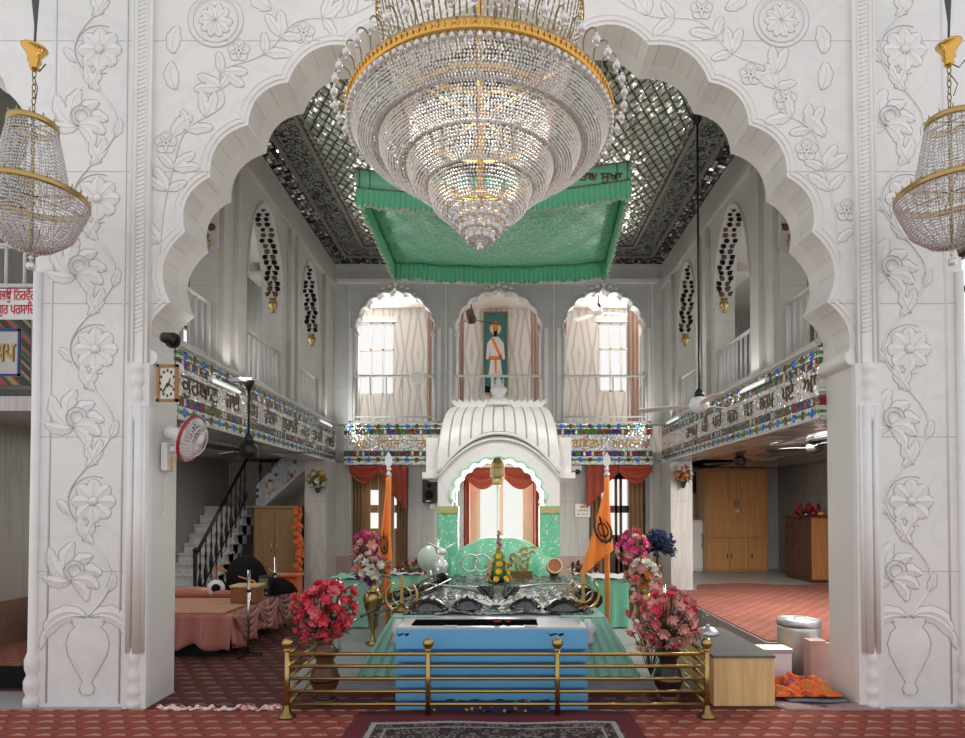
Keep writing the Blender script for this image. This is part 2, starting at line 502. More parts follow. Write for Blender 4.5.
RUGR = cloth('grey_pink_rag_rug', (.36,.24,.22), (.24,.16,.16), 22.0, .95, 0, (.48,.36,.34))
def wood(name, a, b, sc=1.0, rough=.4, axis='z'):
    g = NT(name, a, rough); x, y, z = g.xyz()
    st = {'z': (9,9,.6), 'x': (.6,9,9), 'y': (9,.6,9)}[axis]
    v = g.comb(x*st[0]*sc, y*st[1]*sc, z*st[2]*sc)
    n = g.noise(v, 2.2, 4, .6, .6)
    g.set(Base_Color=g.mix(n.step(.3,.7), a, b)); return g.m
OAK = wood('light_oak_laminate', (.80,.56,.27), (.66,.43,.18), 1.4)
TEAK = wood('tan_almirah_wood', (.60,.31,.11), (.50,.245,.08))
TEAKD = wood('tan_almirah_lower', (.48,.27,.115), (.40,.215,.09))
MAHOG = wood('dark_mahogany', (.10,.036,.018), (.055,.020,.012))
HONEY = wood('honey_side_panel', (.42,.19,.06), (.32,.13,.04))
HARM = wood('harmonium_wood', (.32,.12,.04), (.22,.08,.03))
CABY = wood('dull_yellow_cabinet', (.32,.19,.085), (.25,.145,.06))
BLUE = plain('blue_painted_steel', (.15,.46,.76), .35, 0.0, .2, 5)
BLUED = plain('blue_painted_groove', (.105,.37,.66), .35, 0.0, .2, 5)
GREYTOP = plain('grey_felt_top', (.14,.135,.12), .85, 0, .3)
WPLAST = plain('white_plastic', (.86,.86,.85), .35, 0, .04)
WPAINT = plain('white_painted_metal', (.76,.76,.75), .4, 0, .05)
GPAINT = plain('grey_painted_rail', (.66,.66,.64), .45, 0, .05)
REDP = plain('red_plastic', (.35,.01,.02), .4)
REDINK = plain('red_paint', (.62,.02,.05), .6)
BROWNINK = plain('brown_mirror_lettering', (.11,.065,.035), .5, .0)
GOLDINK = plain('gold_lettering', (.50,.27,.06), .35, .5)
DKRED = plain('dark_letter_red', (.12,.045,.03), .6)
LEAF = plain('dark_green_leaf', (.025,.075,.02), .5)
LEAFL = plain('green_leaf', (.07,.20,.04), .5)
STEM = plain('dark_stem', (.035,.035,.02), .6)
F_CORAL = plain('coral_petal', (.78,.06,.10), .6, 0, .35, 30)
F_PINK = plain('rose_pink_petal', (.80,.16,.19), .6, 0, .35, 30)
F_PALE = plain('pale_pink_petal', (.82,.38,.34), .6, 0, .3, 30)
F_FUCH = plain('fuchsia_petal', (.72,.08,.28), .6, 0, .3, 30)
F_WHITE = plain('cream_petal', (.85,.83,.72), .6, 0, .2, 30)
F_ORNG = plain('orange_petal', (.85,.25,.05), .6, 0, .3, 30)
F_PURP = plain('purple_petal', (.22,.03,.26), .6, 0, .3, 30)
F_YEL = plain('yellow_petal', (.82,.52,.02), .6, 0, .25, 30)
F_RED = plain('deep_red_petal', (.20,.012,.02), .6, 0, .3, 30)
F_RED2 = plain('bright_red_petal', (.45,.015,.03), .6, 0, .3, 30)
F_BLUE = plain('navy_feather', (.02,.03,.09), .8, 0, .4, 30)
PINKB = plain('pink_tin', (.60,.36,.32), .5, 0, .3, 12)
WHITEB = plain('white_box_card', (.78,.79,.80), .45, 0, .1)
TEALP = plain('teal_painting_ground', (.04,.19,.20), .5, 0, .4, 6)
SKIN = plain('painted_skin', (.42,.22,.12), .6)
HALO = plain('painted_halo', (.80,.70,.38), .6)
ROBE = plain('painted_white_robe', (.75,.72,.72), .6)
GREYSTONE = plain('grey_pot', (.5,.5,.5), .6)
CLOCKF = plain('clock_face', (.74,.72,.60), .4, 0, .1)
CREAMF = plain('cream_door_frame', (.80,.62,.44), .5, 0, .08)
DWOOD = wood('dark_door_wood', (.10,.045,.02), (.06,.028,.015))
def glass():
    g = NT('window_glass', (.9,.95,.95), .02); g.b.inputs['Transmission Weight'].default_value = 1.0
    g.b.inputs['IOR'].default_value = 1.02; return g.m
GLASS = glass()
def camo():
    g = NT('black_silver_brocade', (.05,.05,.05), .25, .5); x, y, z = g.xyz()
    n = g.noise(g.comb(x*1.0, y*1.6, z), 13.0, 4, .65, 1.6)
    c = g.ramp(n, [(0,(.01,.012,.012)),(.46,(.02,.025,.022)),(.53,(.16,.22,.19)),(.60,(.60,.64,.60)),(.68,(.05,.06,.055)),(1,(.3,.34,.3))])
    g.set(Base_Color=c); g.bump(n, .8, .02); return g.m
CAMO = camo()
def inlaym():
    g = NT('mosaic_stair_panel', (.5,.55,.6), .3, .1); x, y, z = g.xyz()
    q = g.comb((x/.05).floor(), (y/.05).floor(), (z/.05).floor()); r = g.white(q)
    g.set(Base_Color=g.ramp(r, [(0,(.42,.52,.60)),(.5,(.52,.60,.66)),(.8,(.10,.06,.04)),(.87,(.55,.25,.10)),(.93,(.62,.66,.68))], True)); return g.m
STAIRP = inlaym()
# ================================================================ the setting
YF, YR = 4.55, 4.92          # front and rear face of the arch wall
XW, YB = 2.66, 9.69          # inner half width of the hall, plane of its back wall
ZC = 5.53
def arcs(cusps, sag=.2, n=9):
    """lobes bulging away from the opening between successive cusps"""
    out = [cusps[0]]
    cx = sum(c[0] for c in cusps)/len(cusps); cz = min(c[1] for c in cusps)
    for (x0, z0), (x1, z1) in zip(cusps, cusps[1:]):
        L = math.hypot(x1-x0, z1-z0); nx, nz = -(z1-z0)/L, (x1-x0)/L
        mx, mz = (x0+x1)/2, (z0+z1)/2
        if (mx-cx)*nx+(mz-cz)*nz < 0: nx, nz = -nx, -nz
        for i in range(1, n+1):
            t = i/n; b = 4*t*(1-t)*sag*L
            out.append((x0+(x1-x0)*t+nx*b, z0+(z1-z0)*t+nz*b))
    return out
HALF = [(584,31),(649,45),(709,82),(749,125),(787,177),(812,232),(827,302),(845,362)]
half = [(at(px, py, YF)[0], at(px, py, YF)[2]) for px, py in HALF]
apex = at(498.5, 6, YF)[2]
cusps = [(-x, z) for x, z in reversed(half)] + half
XP = 2.66
XL_, XR_ = 2.645, 2.70
k = len(half)
left = arcs([(-x, z) for x, z in reversed(half)], .2)
right = arcs(half, .2)
mid = [(half[0][0]*(-1+2*t/12), half[0][1]+(apex-half[0][1])*(1-abs(-1+2*t/12))**1.6+.10*math.sin(pi*t/12)) for t in range(1, 12)]
def lobe_fix(pts, cz=2.6):
    return pts
ARCH = left + mid + right
ZS = half[-1][1]-.02
XO = 3.54
sidec = [(XO-.02, 3.42),(XO+.08, 3.75),(XO+.13, 4.12),(XO+.24, 4.70),(XO+.55, 4.95),(XO+1.0, 5.05)]
def side_arc(s):
    pts = []
    for (x0, z0), (x1, z1) in zip(sidec, sidec[1:]):
        L = math.hypot(x1-x0, z1-z0); nx, nz = -(z1-z0)/L, (x1-x0)/L
        for i in range(8):
            t = i/8; b = 4*t*(1-t)*.2*L
            pts.append((s*(x0+(x1-x0)*t+nx*b), z0+(z1-z0)*t+nz*b))
    pts.append((s*sidec[-1][0], sidec[-1][1])); pts.append((s*7.0, 5.1))
    return pts
sl = side_arc(-1)
poly = [(-XO, 0)] + [(-XO, 3.42)] + sl + [(-7.0, 6.6), (7.0, 6.6)] + list(reversed(side_arc(1))) + [(XO, 3.42), (XO, 0), (XR_, 0), (XR_, ZS)] \
     + list(reversed(ARCH)) + [(-XL_, ZS), (-XL_, 0)]
# drop duplicate neighbours
pp = [poly[0]]
for q in poly[1:]:
    if math.hypot(q[0]-pp[-1][0], q[1]-pp[-1][1]) > 1e-4: pp.append(q)
m = MB(); m.prism(pp, 'y', YF, YR, side=1)
wall_front = struct(m.build('wall_front', [WHITE, SOFFIT], world=True))
# raised rim that follows the arch on the face
m = MB()
for off, r in ((.035, .009), (.075, .006)):
    pts = []
    for i, (x, z) in enumerate(ARCH):
        a = ARCH[max(i-1, 0)]; b = ARCH[min(i+1, len(ARCH)-1)]
        L = math.hypot(b[0]-a[0], b[1]-a[1]) or 1
        nx, nz = -(b[1]-a[1])/L, (b[0]-a[0])/L
        pts.append((x+nx*off, YF-.001, z+nz*off))
    m.tube(pts, r, 6)
m.build('arch_bead', WHITE2, wall_front)
# colonette strips, bases and hatched bands on the piers
for s in (-1, 1):
    m = MB()
    xa, xb = (-2.655, -2.80) if s < 0 else (2.715, 2.875)
    x0, x1 = min(xa, xb), max(xa, xb)
    m.box(x0, x1, YF-.028, YF+.01, ZS+.0, 6.5)                       # hatched upper strip
    for e in (x0, x1): m.tube([(e, YF-.03, ZS), (e, YF-.03, 6.5)], .009, 6)
    m.tube([(x0+.035, YF-.03, ZS), (x0+.035, YF-.03, 6.5)], .006, 6); m.tube([(x1-.035, YF-.03, ZS), (x1-.035, YF-.03, 6.5)], .006, 6)
    z = ZS+.25
    while z < 5.4:
        m.tube([(x0+.045, YF-.028, z-.012), (x1-.045, YF-.028, z+.012)], .006, 5); z += .034
    w0, w1 = (x0-.02, x1+.01) if s > 0 else (x0-.01, x1+.02)
    m.box(w0, w1, YF-.04, YF+.01, .0, ZS)                             # lower shaft
    xc = (w0+w1)/2
    for dx, r in ((-.045*1, .022), (.02, .034), (.062, .014)):
        m.tube([(xc+dx*s*-1, YF-.045, .42), (xc+dx*s*-1, YF-.045, ZS-.32)], r, 10)
    xe = (-2.655 if s < 0 else 2.71)
    base = [(r*.72, h) for r, h in [(.072,0),(.075,.05),(.052,.08),(.07,.11),(.072,.15),(.045,.19),(.06,.22),(.062,.27),(.04,.31),(.058,.35),(.06,.40),(.036,.46)]]
    m.lathe(base, (xc, YF-.03, 0), 14)
    m.lathe([(.034,.46),(.034,ZS-.36)], (xe+s*.02, YF-.01, 0), 10)
    m.lathe([(r, ZS-.0-h) for r, h in base], (xc, YF-.03, 0), 14)
    xo2 = s*XO
    m.lathe([(.05,0),(.055,.06),(.036,.1),(.052,.14),(.054,.2),(.034,.25),(.048,.29),(.05,.36),(.03,.42),(.03,3.3)], (xo2-s*.03, YF-.01, 0), 12)
    pl = m.build('pier_colonette', WHITE2, wall_front)
    # volute corbel where the arch meets the pier
    m = MB(); 
    c = (s*2.67+.02, ZS+.05)
    m.prism([(c[0]+.06*math.cos(a*pi/10), c[1]+.06*math.sin(a*pi/10)) for a in range(20)], 'y', YF-.02, YR)
    m.build('arch_corbel', WHITE2, wall_front)
    # chamfer stop at the foot of the inner reveal
# ---------------------------------------------------------------- carved relief
m = MB(); gr = MB()
def solid_at(x, z, mg=.04):
    if abs(x) > XP+.0: return abs(x) < XO-.02 or z > 5.3
    zz = max([p[1] for p in ARCH if abs(p[0]-x) < .06] or [ZS])
    return z > zz+mg
def put(u, v, M2): 
    c, s_ = math.cos(M2[2]), math.sin(M2[2]); return (M2[0]+u*c-v*s_, M2[1]+u*s_+v*c)
def leaf(x, z, ang, L, W, lobes=3, curl=0.0, hgt=.018):
    hgt *= .5; L *= 1.12; W *= 1.25
    n = 14; top = []; bot = []; spine = []
    if not (solid_at(x+L*.5*math.cos(ang), z+L*.5*math.sin(ang)) and solid_at(x+L*math.cos(ang+curl*.5), z+L*math.sin(ang+curl*.5))): return
    for i in range(n+1):
        t = i/n; a = ang+curl*t
        w = W*(math.sin(pi*min(1, t*.92+.04))**.75)*(1+.28*(((t*lobes) % 1)-.5))
        if i == n: w = .001
        if i == 0: px, pz = x, z
        else: px += L/n*math.cos(a); pz += L/n*math.sin(a)
        spine.append((px, pz)); top.append((px-math.sin(a)*w, pz+math.cos(a)*w)); bot.append((px+math.sin(a)*w, pz-math.cos(a)*w))
    vs = [(p[0], YF, p[1]) for p in top] + [(p[0], YF-hgt, p[1]) for p in spine] + [(p[0], YF, p[1]) for p in bot]
    K = n+1
    m.add(vs, [(i, i+1, K+i+1, K+i) for i in range(n)] + [(K+i, K+i+1, 2*K+i+1, 2*K+i) for i in range(n)])
    gr.tube([(p[0], YF-.0005, p[1]) for p in top], .0032, 5); gr.tube([(p[0], YF-.0005, p[1]) for p in bot], .0032, 5); gr.tube([(p[0], YF-hgt+.001, p[1]) for p in spine[:-3]], .0022, 4)
def stem(pts, r=.011):
    r *= .75
    m.tube([(p[0], YF-.002, p[1]) for p in pts], r, 6)
    gr.tube([(p[0]+r, YF-.001, p[1]) for p in pts], .0035, 5)
def rosette(x, z, r, n=8):
    for i in range(n):
        leaf(x+.2*r*math.cos(2*pi*i/n), z+.2*r*math.sin(2*pi*i/n), 2*pi*i/n, r*.8, r*.30, 1, 0, .02)
    m.lathe([(r*.22, 0), (r*.2, .012), (.001, .018)], (x, YF, z), 12, Matrix.Rotation(pi/2, 3, 'X'))
    gr.tube([(x+r*.24*math.cos(i*pi/8), YF-.001, z+r*.24*math.sin(i*pi/8)) for i in range(16)], .003, 5, True)
def ring(x, z, r, w=.01):
    m.tube([(x+r*math.cos(i*pi/20), YF+w*.4, z+r*math.sin(i*pi/20)) for i in range(40)], w, 6, True)
    gr.tube([(x+(r+w)*math.cos(i*pi/20), YF, z+(r+w)*math.sin(i*pi/20)) for i in range(40)], .0035, 5, True)
def blossom2(x, z, r):
    if not all(solid_at(x+r*math.cos(q), z+r*math.sin(q)) for q in range(6)): return
    for i in range(5):
        a = 2*pi*i/5+.3
        ring(x+r*.55*math.cos(a), z+r*.55*math.sin(a), r*.40, .008)
    ring(x, z, r*.22, .01)
def acanthus(x, z, sd, sc):
    for a, L, W, cu in ((2.3,.30,.055,-1.5),(1.75,.26,.05,-1.7),(1.1,.25,.05,-1.7),(2.8,.30,.05,-1.2),(.5,.22,.045,-1.5),(-.2,.20,.04,-1.4),(3.5,.22,.04,-1.0)):
        leaf(x, z, (a if sd > 0 else pi-a), L*sc, W*sc, 4, cu*sd)
    for i in range(2):
        rr = .05*sc*(1+i*.7); gr.tube([(x+sd*.03+rr*math.cos(q*.5), YF-.016, z+.08*sc+rr*math.sin(q*.5)) for q in range(10)], .0035, 5)
for s in (-1, 1):
    xm = s*3.10; amp = .17
    # urn at the foot
    prof = [(.045,.10),(.06,.14),(.035,.19),(.10,.30),(.15,.40),(.165,.48),(.14,.56),(.10,.60),(.13,.64),(.12,.67)]
    vs = []; 
    for r, z in prof:
        for kx in (-1, -.5, 0, .5, 1): vs.append((xm+r*kx, YF-.020*(1-kx*kx), z))
    m.add(vs, [(i*5+j, i*5+j+1, (i+1)*5+j+1, (i+1)*5+j) for i in range(len(prof)-1) for j in range(4)], True)
    for e in (-1, 1): gr.tube([(xm+r*e, YF-.001, z) for r, z in prof], .004, 5)
    gr.tube([(xm-.13, YF-.004, .64), (xm+.13, YF-.004, .64)], .003, 5)
    for e in (-1, 1):
        leaf(xm+e*.02, .68, pi/2-e*.9, .34, .045, 4, -e*1.9); leaf(xm+e*.02, .68, pi/2-e*1.3, .42, .035, 3, -e*1.7)
    pts = []
    for i in range(160):
        z = .68+i*.03
        pts.append((xm+amp*math.sin((z-.68)*2*pi/1.16), z))
    stem(pts, .010)
    z = .68+.29; q = 0
    while z < 5.4:
        sd = 1 if q % 2 == 0 else -1
        cx = xm-sd*.03
        if q % 2 == 0:
            acanthus(cx-sd*.10, z-.02, 1, .95)
        else:
            rosette(cx, z, .155, 8)
            gr.tube([(cx+.19*math.cos(a*.2+1.2), YF-.001, z+.19*math.sin(a*.2+1.2)) for a in range(20)], .004, 5)
        leaf(xm+amp*.2*sd, z+.26, pi/2+.9*sd, .22, .035, 3, -.8*sd); leaf(xm-amp*.3*sd, z+.28, pi/2-.8*sd, .17, .03, 3, .7*sd)
        leaf(xm+amp*.9*sd, z-.10, pi/2-.5*sd, .13, .028, 2, .4)
        z += .58; q += 1
    # panel edge lines of the pier
    for xx in (3.41, 2.86):
        m.tube([(s*xx, YF, .03), (s*xx, YF, 5.6)], .006, 6); gr.tube([(s*xx+.008, YF, .03), (s*xx+.008, YF, 5.6)], .0028, 5)
    # spandrel vine that follows the arch
    ctl = [(2.60,3.35),(2.57,3.75),(2.50,4.1),(2.40,4.40),(2.12,4.60),(2.14,4.85),(1.80,5.0),(1.55,5.25),(1.15,5.3),(.8,5.5)]
    pts = []
    for i in range(len(ctl)-1):
        for j in range(8):
            t = j/8; p0 = ctl[max(i-1,0)]; p1 = ctl[i]; p2 = ctl[i+1]; p3 = ctl[min(i+2, len(ctl)-1)]
            f = lambda a,b,c,d: .5*((2*b)+(-a+c)*t+(2*a-5*b+4*c-d)*t*t+(-a+3*b-3*c+d)*t**3)
            pts.append((s*f(p0[0],p1[0],p2[0],p3[0]), f(p0[1],p1[1],p2[1],p3[1])))
    stem(pts, .007)
    rr = random.Random(5)
    for i in range(4, len(pts)-2, 4):
        x, z = pts[i]; a = math.atan2(pts[i+1][1]-z, pts[i+1][0]-x)
        sd = 1 if (i//4) % 2 else -1
        if i % 12 == 8: blossom2(x+.10*math.cos(a+sd*1.4), z+.10*math.sin(a+sd*1.4), .085)
        else:
            for da in (.55, 1.1): leaf(x, z, a+sd*da, .19, .036, 2, .3*sd, .014)
            leaf(x, z, a-sd*.8, .15, .030, 2, -.3*sd, .014)
    ring(s*2.18, 5.26, .20, .014); ring(s*2.18, 5.26, .165, .008); None
    for i in range(10):
        a = pi*.2+i*.6
        leaf(s*2.18, 5.26, a, .12, .03, 1, .3)
    # quarter panels near the top
    for (x, z) in ((1.45, 4.98), (1.0, 5.42)): blossom2(s*x, z+.15, .09)
    for (x, z, a) in ((2.48,4.72,1.0),(2.5,4.35,1.9),(1.75,5.35,.3),(2.5,5.0,1.3),(2.45,3.3,1.7),(1.35,5.55,.2)):
        leaf(s*x, z, a if s > 0 else pi-a, .2, .045, 3, .8*s, .016)
wall_front_carving = struct(m.build('carving', WHITE2, wall_front))
struct(gr.build('carving_groove', GROOVE, wall_front))
# ---------------------------------------------------------------- floors
m = MB(); m.box(-7, 7, -5.0, 13, -.1, 0); struct(m.build('floor', FLOORM, world=True))
m = MB(); m.prism([(2.50,5.62),(5.85,5.62),(5.85,12.4),(2.50,12.4)], 'z', .0, .245); struct(m.build('floor_platform', FLOORM, world=True))
m = MB(); m.box(-6.0, -3.60, 4.98, 5.9, .0, .19); struct(m.build('trim_1', CHAR, world=True))
m = MB(); m.box(-1.75, 1.75, 4.95, 9.6, 0, .10); struct(m.build('trim_2', DAIS, world=True, bevel=.006))
# ---------------------------------------------------------------- hall side walls
def pointed(u0, u1, zs, za, n=10):
    c = (u0+u1)/2; h = (u1-u0)/2; out = []
    for i in range(n+1):
        t = i/n; a = t*pi/2
        out.append((u0+h*(1-math.cos(a))**1.0, zs+(za-zs)*math.sin(a)**1.05))
    for i in range(n-1, -1, -1):
        a = (i/n)*pi/2
        out.append((u1-h*(1-math.cos(a)), zs+(za-zs)*math.sin(a)**1.05))
    return out
def notch_poly(U0, U1, z0, z1, opens, fn):
    p = [(U0, z0)]
    for (a, b, zs, za) in opens:
        p.append((a, z0)); p += fn(a, b, zs, za); p.append((b, z0))
    p += [(U1, z0), (U1, z1), (U0, z1)]
    q = [p[0]]
    for t in p[1:]:
        if math.hypot(t[0]-q[-1][0], t[1]-q[-1][1]) > 1e-5: q.append(t)
    return q
ZP0, ZP1 = 2.23, 2.86
SIDE_OPEN = [(4.97, 5.62, 3.95, 4.97), (6.30, 7.34, 3.95, 4.97), (7.98, 8.86, 3.95, 4.97)]
side_walls = {}
for s, nm in ((-1, 'left'), (1, 'right')):
    m = MB(); xs = sorted((s*XW, s*(XW+.25)))
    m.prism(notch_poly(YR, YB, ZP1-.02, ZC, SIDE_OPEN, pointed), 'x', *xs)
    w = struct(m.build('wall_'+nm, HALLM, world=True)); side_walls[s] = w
    m = MB()                                                  # pilasters, string course, cornice
    for y0, y1 in ((5.66, 5.80), (5.98, 6.16), (7.50, 7.64), (7.76, 7.90), (9.0, 9.1)):
        m.box(*sorted((s*(XW-.05), s*(XW+.02))), y0, y1, ZP1, 5.06)
    m.box(*sorted((s*(XW-.06), s*(XW+.02))), YR, YB, 5.04, 5.12)
    m.box(*sorted((s*(XW-.03), s*(XW+.02))), YR, YB, 5.12, 5.15)
    m.box(*sorted((s*(XW-.05), s*(XW+.5))), YR, YB, ZP1-.03, ZP1+.005)
    m.build('pilaster_trim', HALLM, w)
    # inlaid flower sprays on the soffit of each arch
    for a, b, zs, za in SIDE_OPEN:
        m = MB(); pts = pointed(a, b, zs, za, 24)
        far = [p for p in pts if p[0] > (a+b)/2 - .05]
        mm = [MB() for _ in range(2)]
        L = 0; last = None; i = 0
        dist = [0]
        for p, q in zip(far, far[1:]): dist.append(dist[-1]+math.hypot(q[0]-p[0], q[1]-p[1]))
        def along(d):
            for j in range(len(far)-1):
                if dist[j+1] >= d:
                    t = (d-dist[j])/(dist[j+1]-dist[j]+1e-9)
                    p, q = far[j], far[j+1]
                    nx, nz = -(q[1]-p[1]), (q[0]-p[0]); l = math.hypot(nx, nz) or 1
                    nx, nz = nx/l, nz/l
                    if nz > 0: nx, nz = -nx, -nz
                    return p[0]+(q[0]-p[0])*t+nx*.006, p[1]+(q[1]-p[1])*t+nz*.006
            return far[-1][0]-.006, far[-1][1]
        rr = random.Random(int(a*100))
        d = .10
        while d < dist[-1]-.16:
            y, z = along(d)
            for dx in (.065, .165):
                x = s*(XW+dx+.02*math.sin(d*30))
                m.mi = 0 if rr.random() < .72 else 1
                m.sphere((x, y, z), .027+.010*rr.random(), 7, 5, (1.0, .35, 1.0))
                m.mi = 0; m.sphere((x+.03*(1 if dx > .1 else -1)*.8, y, z+.02), .016, 6, 4, (1, .4, 1))
            d += .062
        y, z = along(dist[-1]-.05)
        m.mi = 2
        m.lathe([(.02,-.10),(.03,-.085),(.012,-.06),(.05,-.02),(.055,.02),(.03,.05),(.05,.075)], (s*(XW+.115), y-.01, z), 10, Matrix.Diagonal((1,.4,1)))
        m.build('floral_inlay', [CHAR, DKRED, BRASS], w)
        m = MB()
        p1 = [(s*(XW-.004), y_, z_) for y_, z_ in pts]
        m.tube(p1, .016, 6); m.build('arch_edge_bead', HALLM, w)
    # mirror-work parapet
    m = MB(); m.box(*sorted((s*(XW-.02), s*(XW+.42))), YR, YB, ZP0, ZP1-.02)
    tr = struct(m.build('trim_%d' % (3 if s < 0 else 4), MOS_Y, world=True))
    m = MB(); m.box(*sorted((s*(XW-.03), s*(XW-.015))), YR, YB, ZP1-.045, ZP1-.02); m.box(*sorted((s*(XW-.03), s*(XW-.015))), YR, YB, ZP0, ZP0+.02)
    m.build('frieze_edge', HALLM, tr)
    words = 'ਕੁਰਬਾਣੁ ਜਾਈ ਉਸੁ ਵੇਲਾ ਸੁਹਾਵੀ ਜਤੁ ਤੁਮਰੈ ਦੁਆਰੈ'.split() if s < 0 else 'ਆਂ ਪਏ ਸਰਮ ਸਤ ਸਰਨ ਪਰੇ ਕੀ ਰਾਖਹੁ'.split()
    y = 4.98 if s < 0 else 4.96
    for wd in words:
        wl = .085*len(wd)+.05
        if s < 0: M = Matrix(((0,0,1,-XW+.022),(1,0,0,y),(0,1,0,2.475),(0,0,0,1)))
        else: M = Matrix(((0,0,-1,XW-.022),(-1,0,0,y+wl),(0,1,0,2.475),(0,0,0,1)))
        text(wd, .22, BROWNINK, M, tr, 'lettering', .004, squeeze=wl, bold=.0015)
        y += wl+.17
# galleries and aisles behind the side walls
XA, XB = 4.70, 5.78
for s, xo, nm in ((-1, XA, 'left'), (1, XB, 'right')):
    m = MB()
    # outer wall: lower part solid, upper part with three windows
    xs = sorted((s*xo, s*(xo+.15)))
    m.box(*xs, 4.92, 12.5, 0, 3.3)
    m.box(*xs, 4.92, 12.5, 4.7, 6.0)
    wins = [(6.9, 7.6), (7.9, 8.6), (8.9, 10.2)] if s < 0 else [(5.2, 6.4), (7.0, 8.3), (8.9, 10.2)]
    ys = [4.92] + [t for w in wins for t in w] + [12.5]
    for i in range(0, len(ys), 2): m.box(*xs, ys[i], ys[i+1], 3.3, 4.7)
    w = struct(m.build('wall_%s_outer' % nm, AISLE, world=True))
    for i, (a, b) in enumerate(wins):
        m = MB(); xm = s*(xo+.07)
        for y in (a+.03, (a+b)/2, b-.03): m.box(xm-.03, xm+.03, y-.025, y+.025, 3.3, 4.7)
        for z in (3.33, 4.25, 4.67): m.box(xm-.03, xm+.03, a, b, z-.025, z+.025)
        struct(m.build('window_%d' % ((1 if s < 0 else 4)+i), DWOOD, world=True))
    yb = 10.45 if s < 0 else 12.4
    m = MB(); m.box(*sorted((s*(XW+.02), s*(xo+.1))), yb, yb+.12, 0, 6.0)
    struct(m.build('wall_%s_end' % nm, GREYM, world=True))
    m = MB(); m.box(*sorted((s*(XW+.42), s*xo)), 4.92, 12.5, 2.30, 2.42)
    struct(m.build('ceiling_%s' % nm, MIRSOF if s > 0 else GREYM, world=True))
    m = MB(); m.box(*sorted((s*XW, s*xo)), 4.92, 12.5, 5.6, 5.7); struct(m.build('ceiling_%s_gallery' % nm, CREAM, world=True))
    # wall end that carries the parapet beside the back wall
    m = MB(); m.box(*sorted((s*2.63, s*2.96)), 9.16, YB+.2, 0, ZP0)
    struct(m.build('trim_%d' % (5 if s < 0 else 6), GREYM, world=True))
# wainscot at the far left bay
m = MB(); m.box(-XA, -XA+.03, 4.95, 7.0, .19, .62); struct(m.build('baseboard_left', SKIRT, world=True))
# pale wood soffit panel at right
m = MB(); m.box(2.75, 3.3, 6.0, 8.6, 2.285, 2.30); struct(m.build('trim_7', TEAK, world=True))
# ---------------------------------------------------------------- back wall
def foil(u0, u1, zs, za, n=9):
    c = (u0+u1)/2; a = (u1-u0)/2; b = za-zs
    base = []
    for i in range(n+1):
        t = pi*i/n
        z = zs+b*.86*math.sin(t)**.9
        base.append((c-a*math.cos(t), z))
    out = arcs(base, .2, 5)
    k = min(range(len(out)), key=lambda i: abs(out[i][0]-c)-.001*out[i][1])
    out[k] = (c, za)
    return out
BACK_OPEN = []
for x0, x1 in ((357, 433), (457, 540), (565, 643)):
    BACK_OPEN.append((at(x0, 400, YB)[0], at(x1, 400, YB)[0], at(0, 332, YB)[2], at(0, 286, YB)[2]))
m = MB(); m.prism(notch_poly(-XW-.5, XW+.5, 2.88, ZC+.2, BACK_OPEN, foil), 'y', YB, YB+.22)
wall_back = struct(m.build('wall_back', HALLB, world=True))
m = MB()
for a, b, zs, za in BACK_OPEN:
    pts = foil(a, b, zs, za); pts = [(a, 2.9)] + pts + [(b, 2.9)]
    m.tube([(x, YB-.005, z) for x, z in pts], .022, 6)
    c = (a+b)/2; m.lathe([(.001,-.02),(.05,.02),(.035,.06),(.012,.09),(.001,.13)], (c, YB-.02, za), 10)
    for sx in (-1, 1):
        for j in range(3): m.sphere((c+sx*(.10+.10*j), YB-.01, za-.005-.03*j*j), .045-.006*j, 8, 6, (1, .5, .6))
    for xx in (a-.10, b+.10): m.box(xx-.03, xx+.03, YB-.03, YB+.01, 2.88, zs+.05)
    for xx in (a, b): m.box(xx-.035, xx+.035, YB-.04, YB+.02, zs-.07, zs-.02)
m.box(-XW, XW, YB-.04, YB+.01, 5.15, 5.22); 
for xx in (-.855, .90, -2.42, 2.5): m.box(xx-.012, xx+.012, YB-.02, YB+.01, 2.9, 5.15)
m.build('arch_moulding', WHITE2, wall_back)
m = MB(); m.box(-XW, XW, YB-.03, YB+.22, 2.855, 2.9); m.build('gallery_ledge', HALLB, wall_back)
# mirror frieze on the back wall
m = MB(); m.box(-XW+.17, XW-.18, YB-.045, YB+.20, 2.20, 2.865)
fr = struct(m.build('trim_8', MOS_X, world=True))
for wd, px, w in (('ਗਮ', 357, .24), ('ਇਹਜ', 378, .36), ('ਤਰਮ', 410, .34), ('ਗਉਰਮ', 572, .50), ('ਅਪਨਾ', 612, .42), ('ਆ', 641, .14)):
    x = at(px, 440, YB)[0]
    text(wd, .20, GOLDINK, Matrix(((1,0,0,x),(0,0,-1,YB-.046),(0,1,0,2.47),(0,0,0,1))), fr, 'lettering', .006, squeeze=w, bold=.002)
# lower back wall with three door openings
def square(a, b, zs, za): return [(a, zs), (b, zs)]
DO = [(at(353,0,YB)[0], at(409,0,YB)[0], 2.16, 0), (at(464,0,YB)[0], at(539,0,YB)[0], 2.19, 0), (at(588,0,YB)[0], at(651,0,YB)[0], 2.16, 0)]
m = MB(); m.prism(notch_poly(-XW-.3, XW+.3, 0.0, 2.24, DO, square), 'y', YB+.05, YB+.24)
wl = struct(m.build('wall_back_lower', GREYM, world=True))
m = MB()
for a, b in ((-XW, DO[0][0]), (DO[0][1], DO[1][0]), (DO[1][1], DO[2][0]), (DO[2][1], XW)): m.box(a+.002, b-.002, YB+.02, YB+.052, 0, .72)
struct(m.build('baseboard_back', PINKM, world=True))
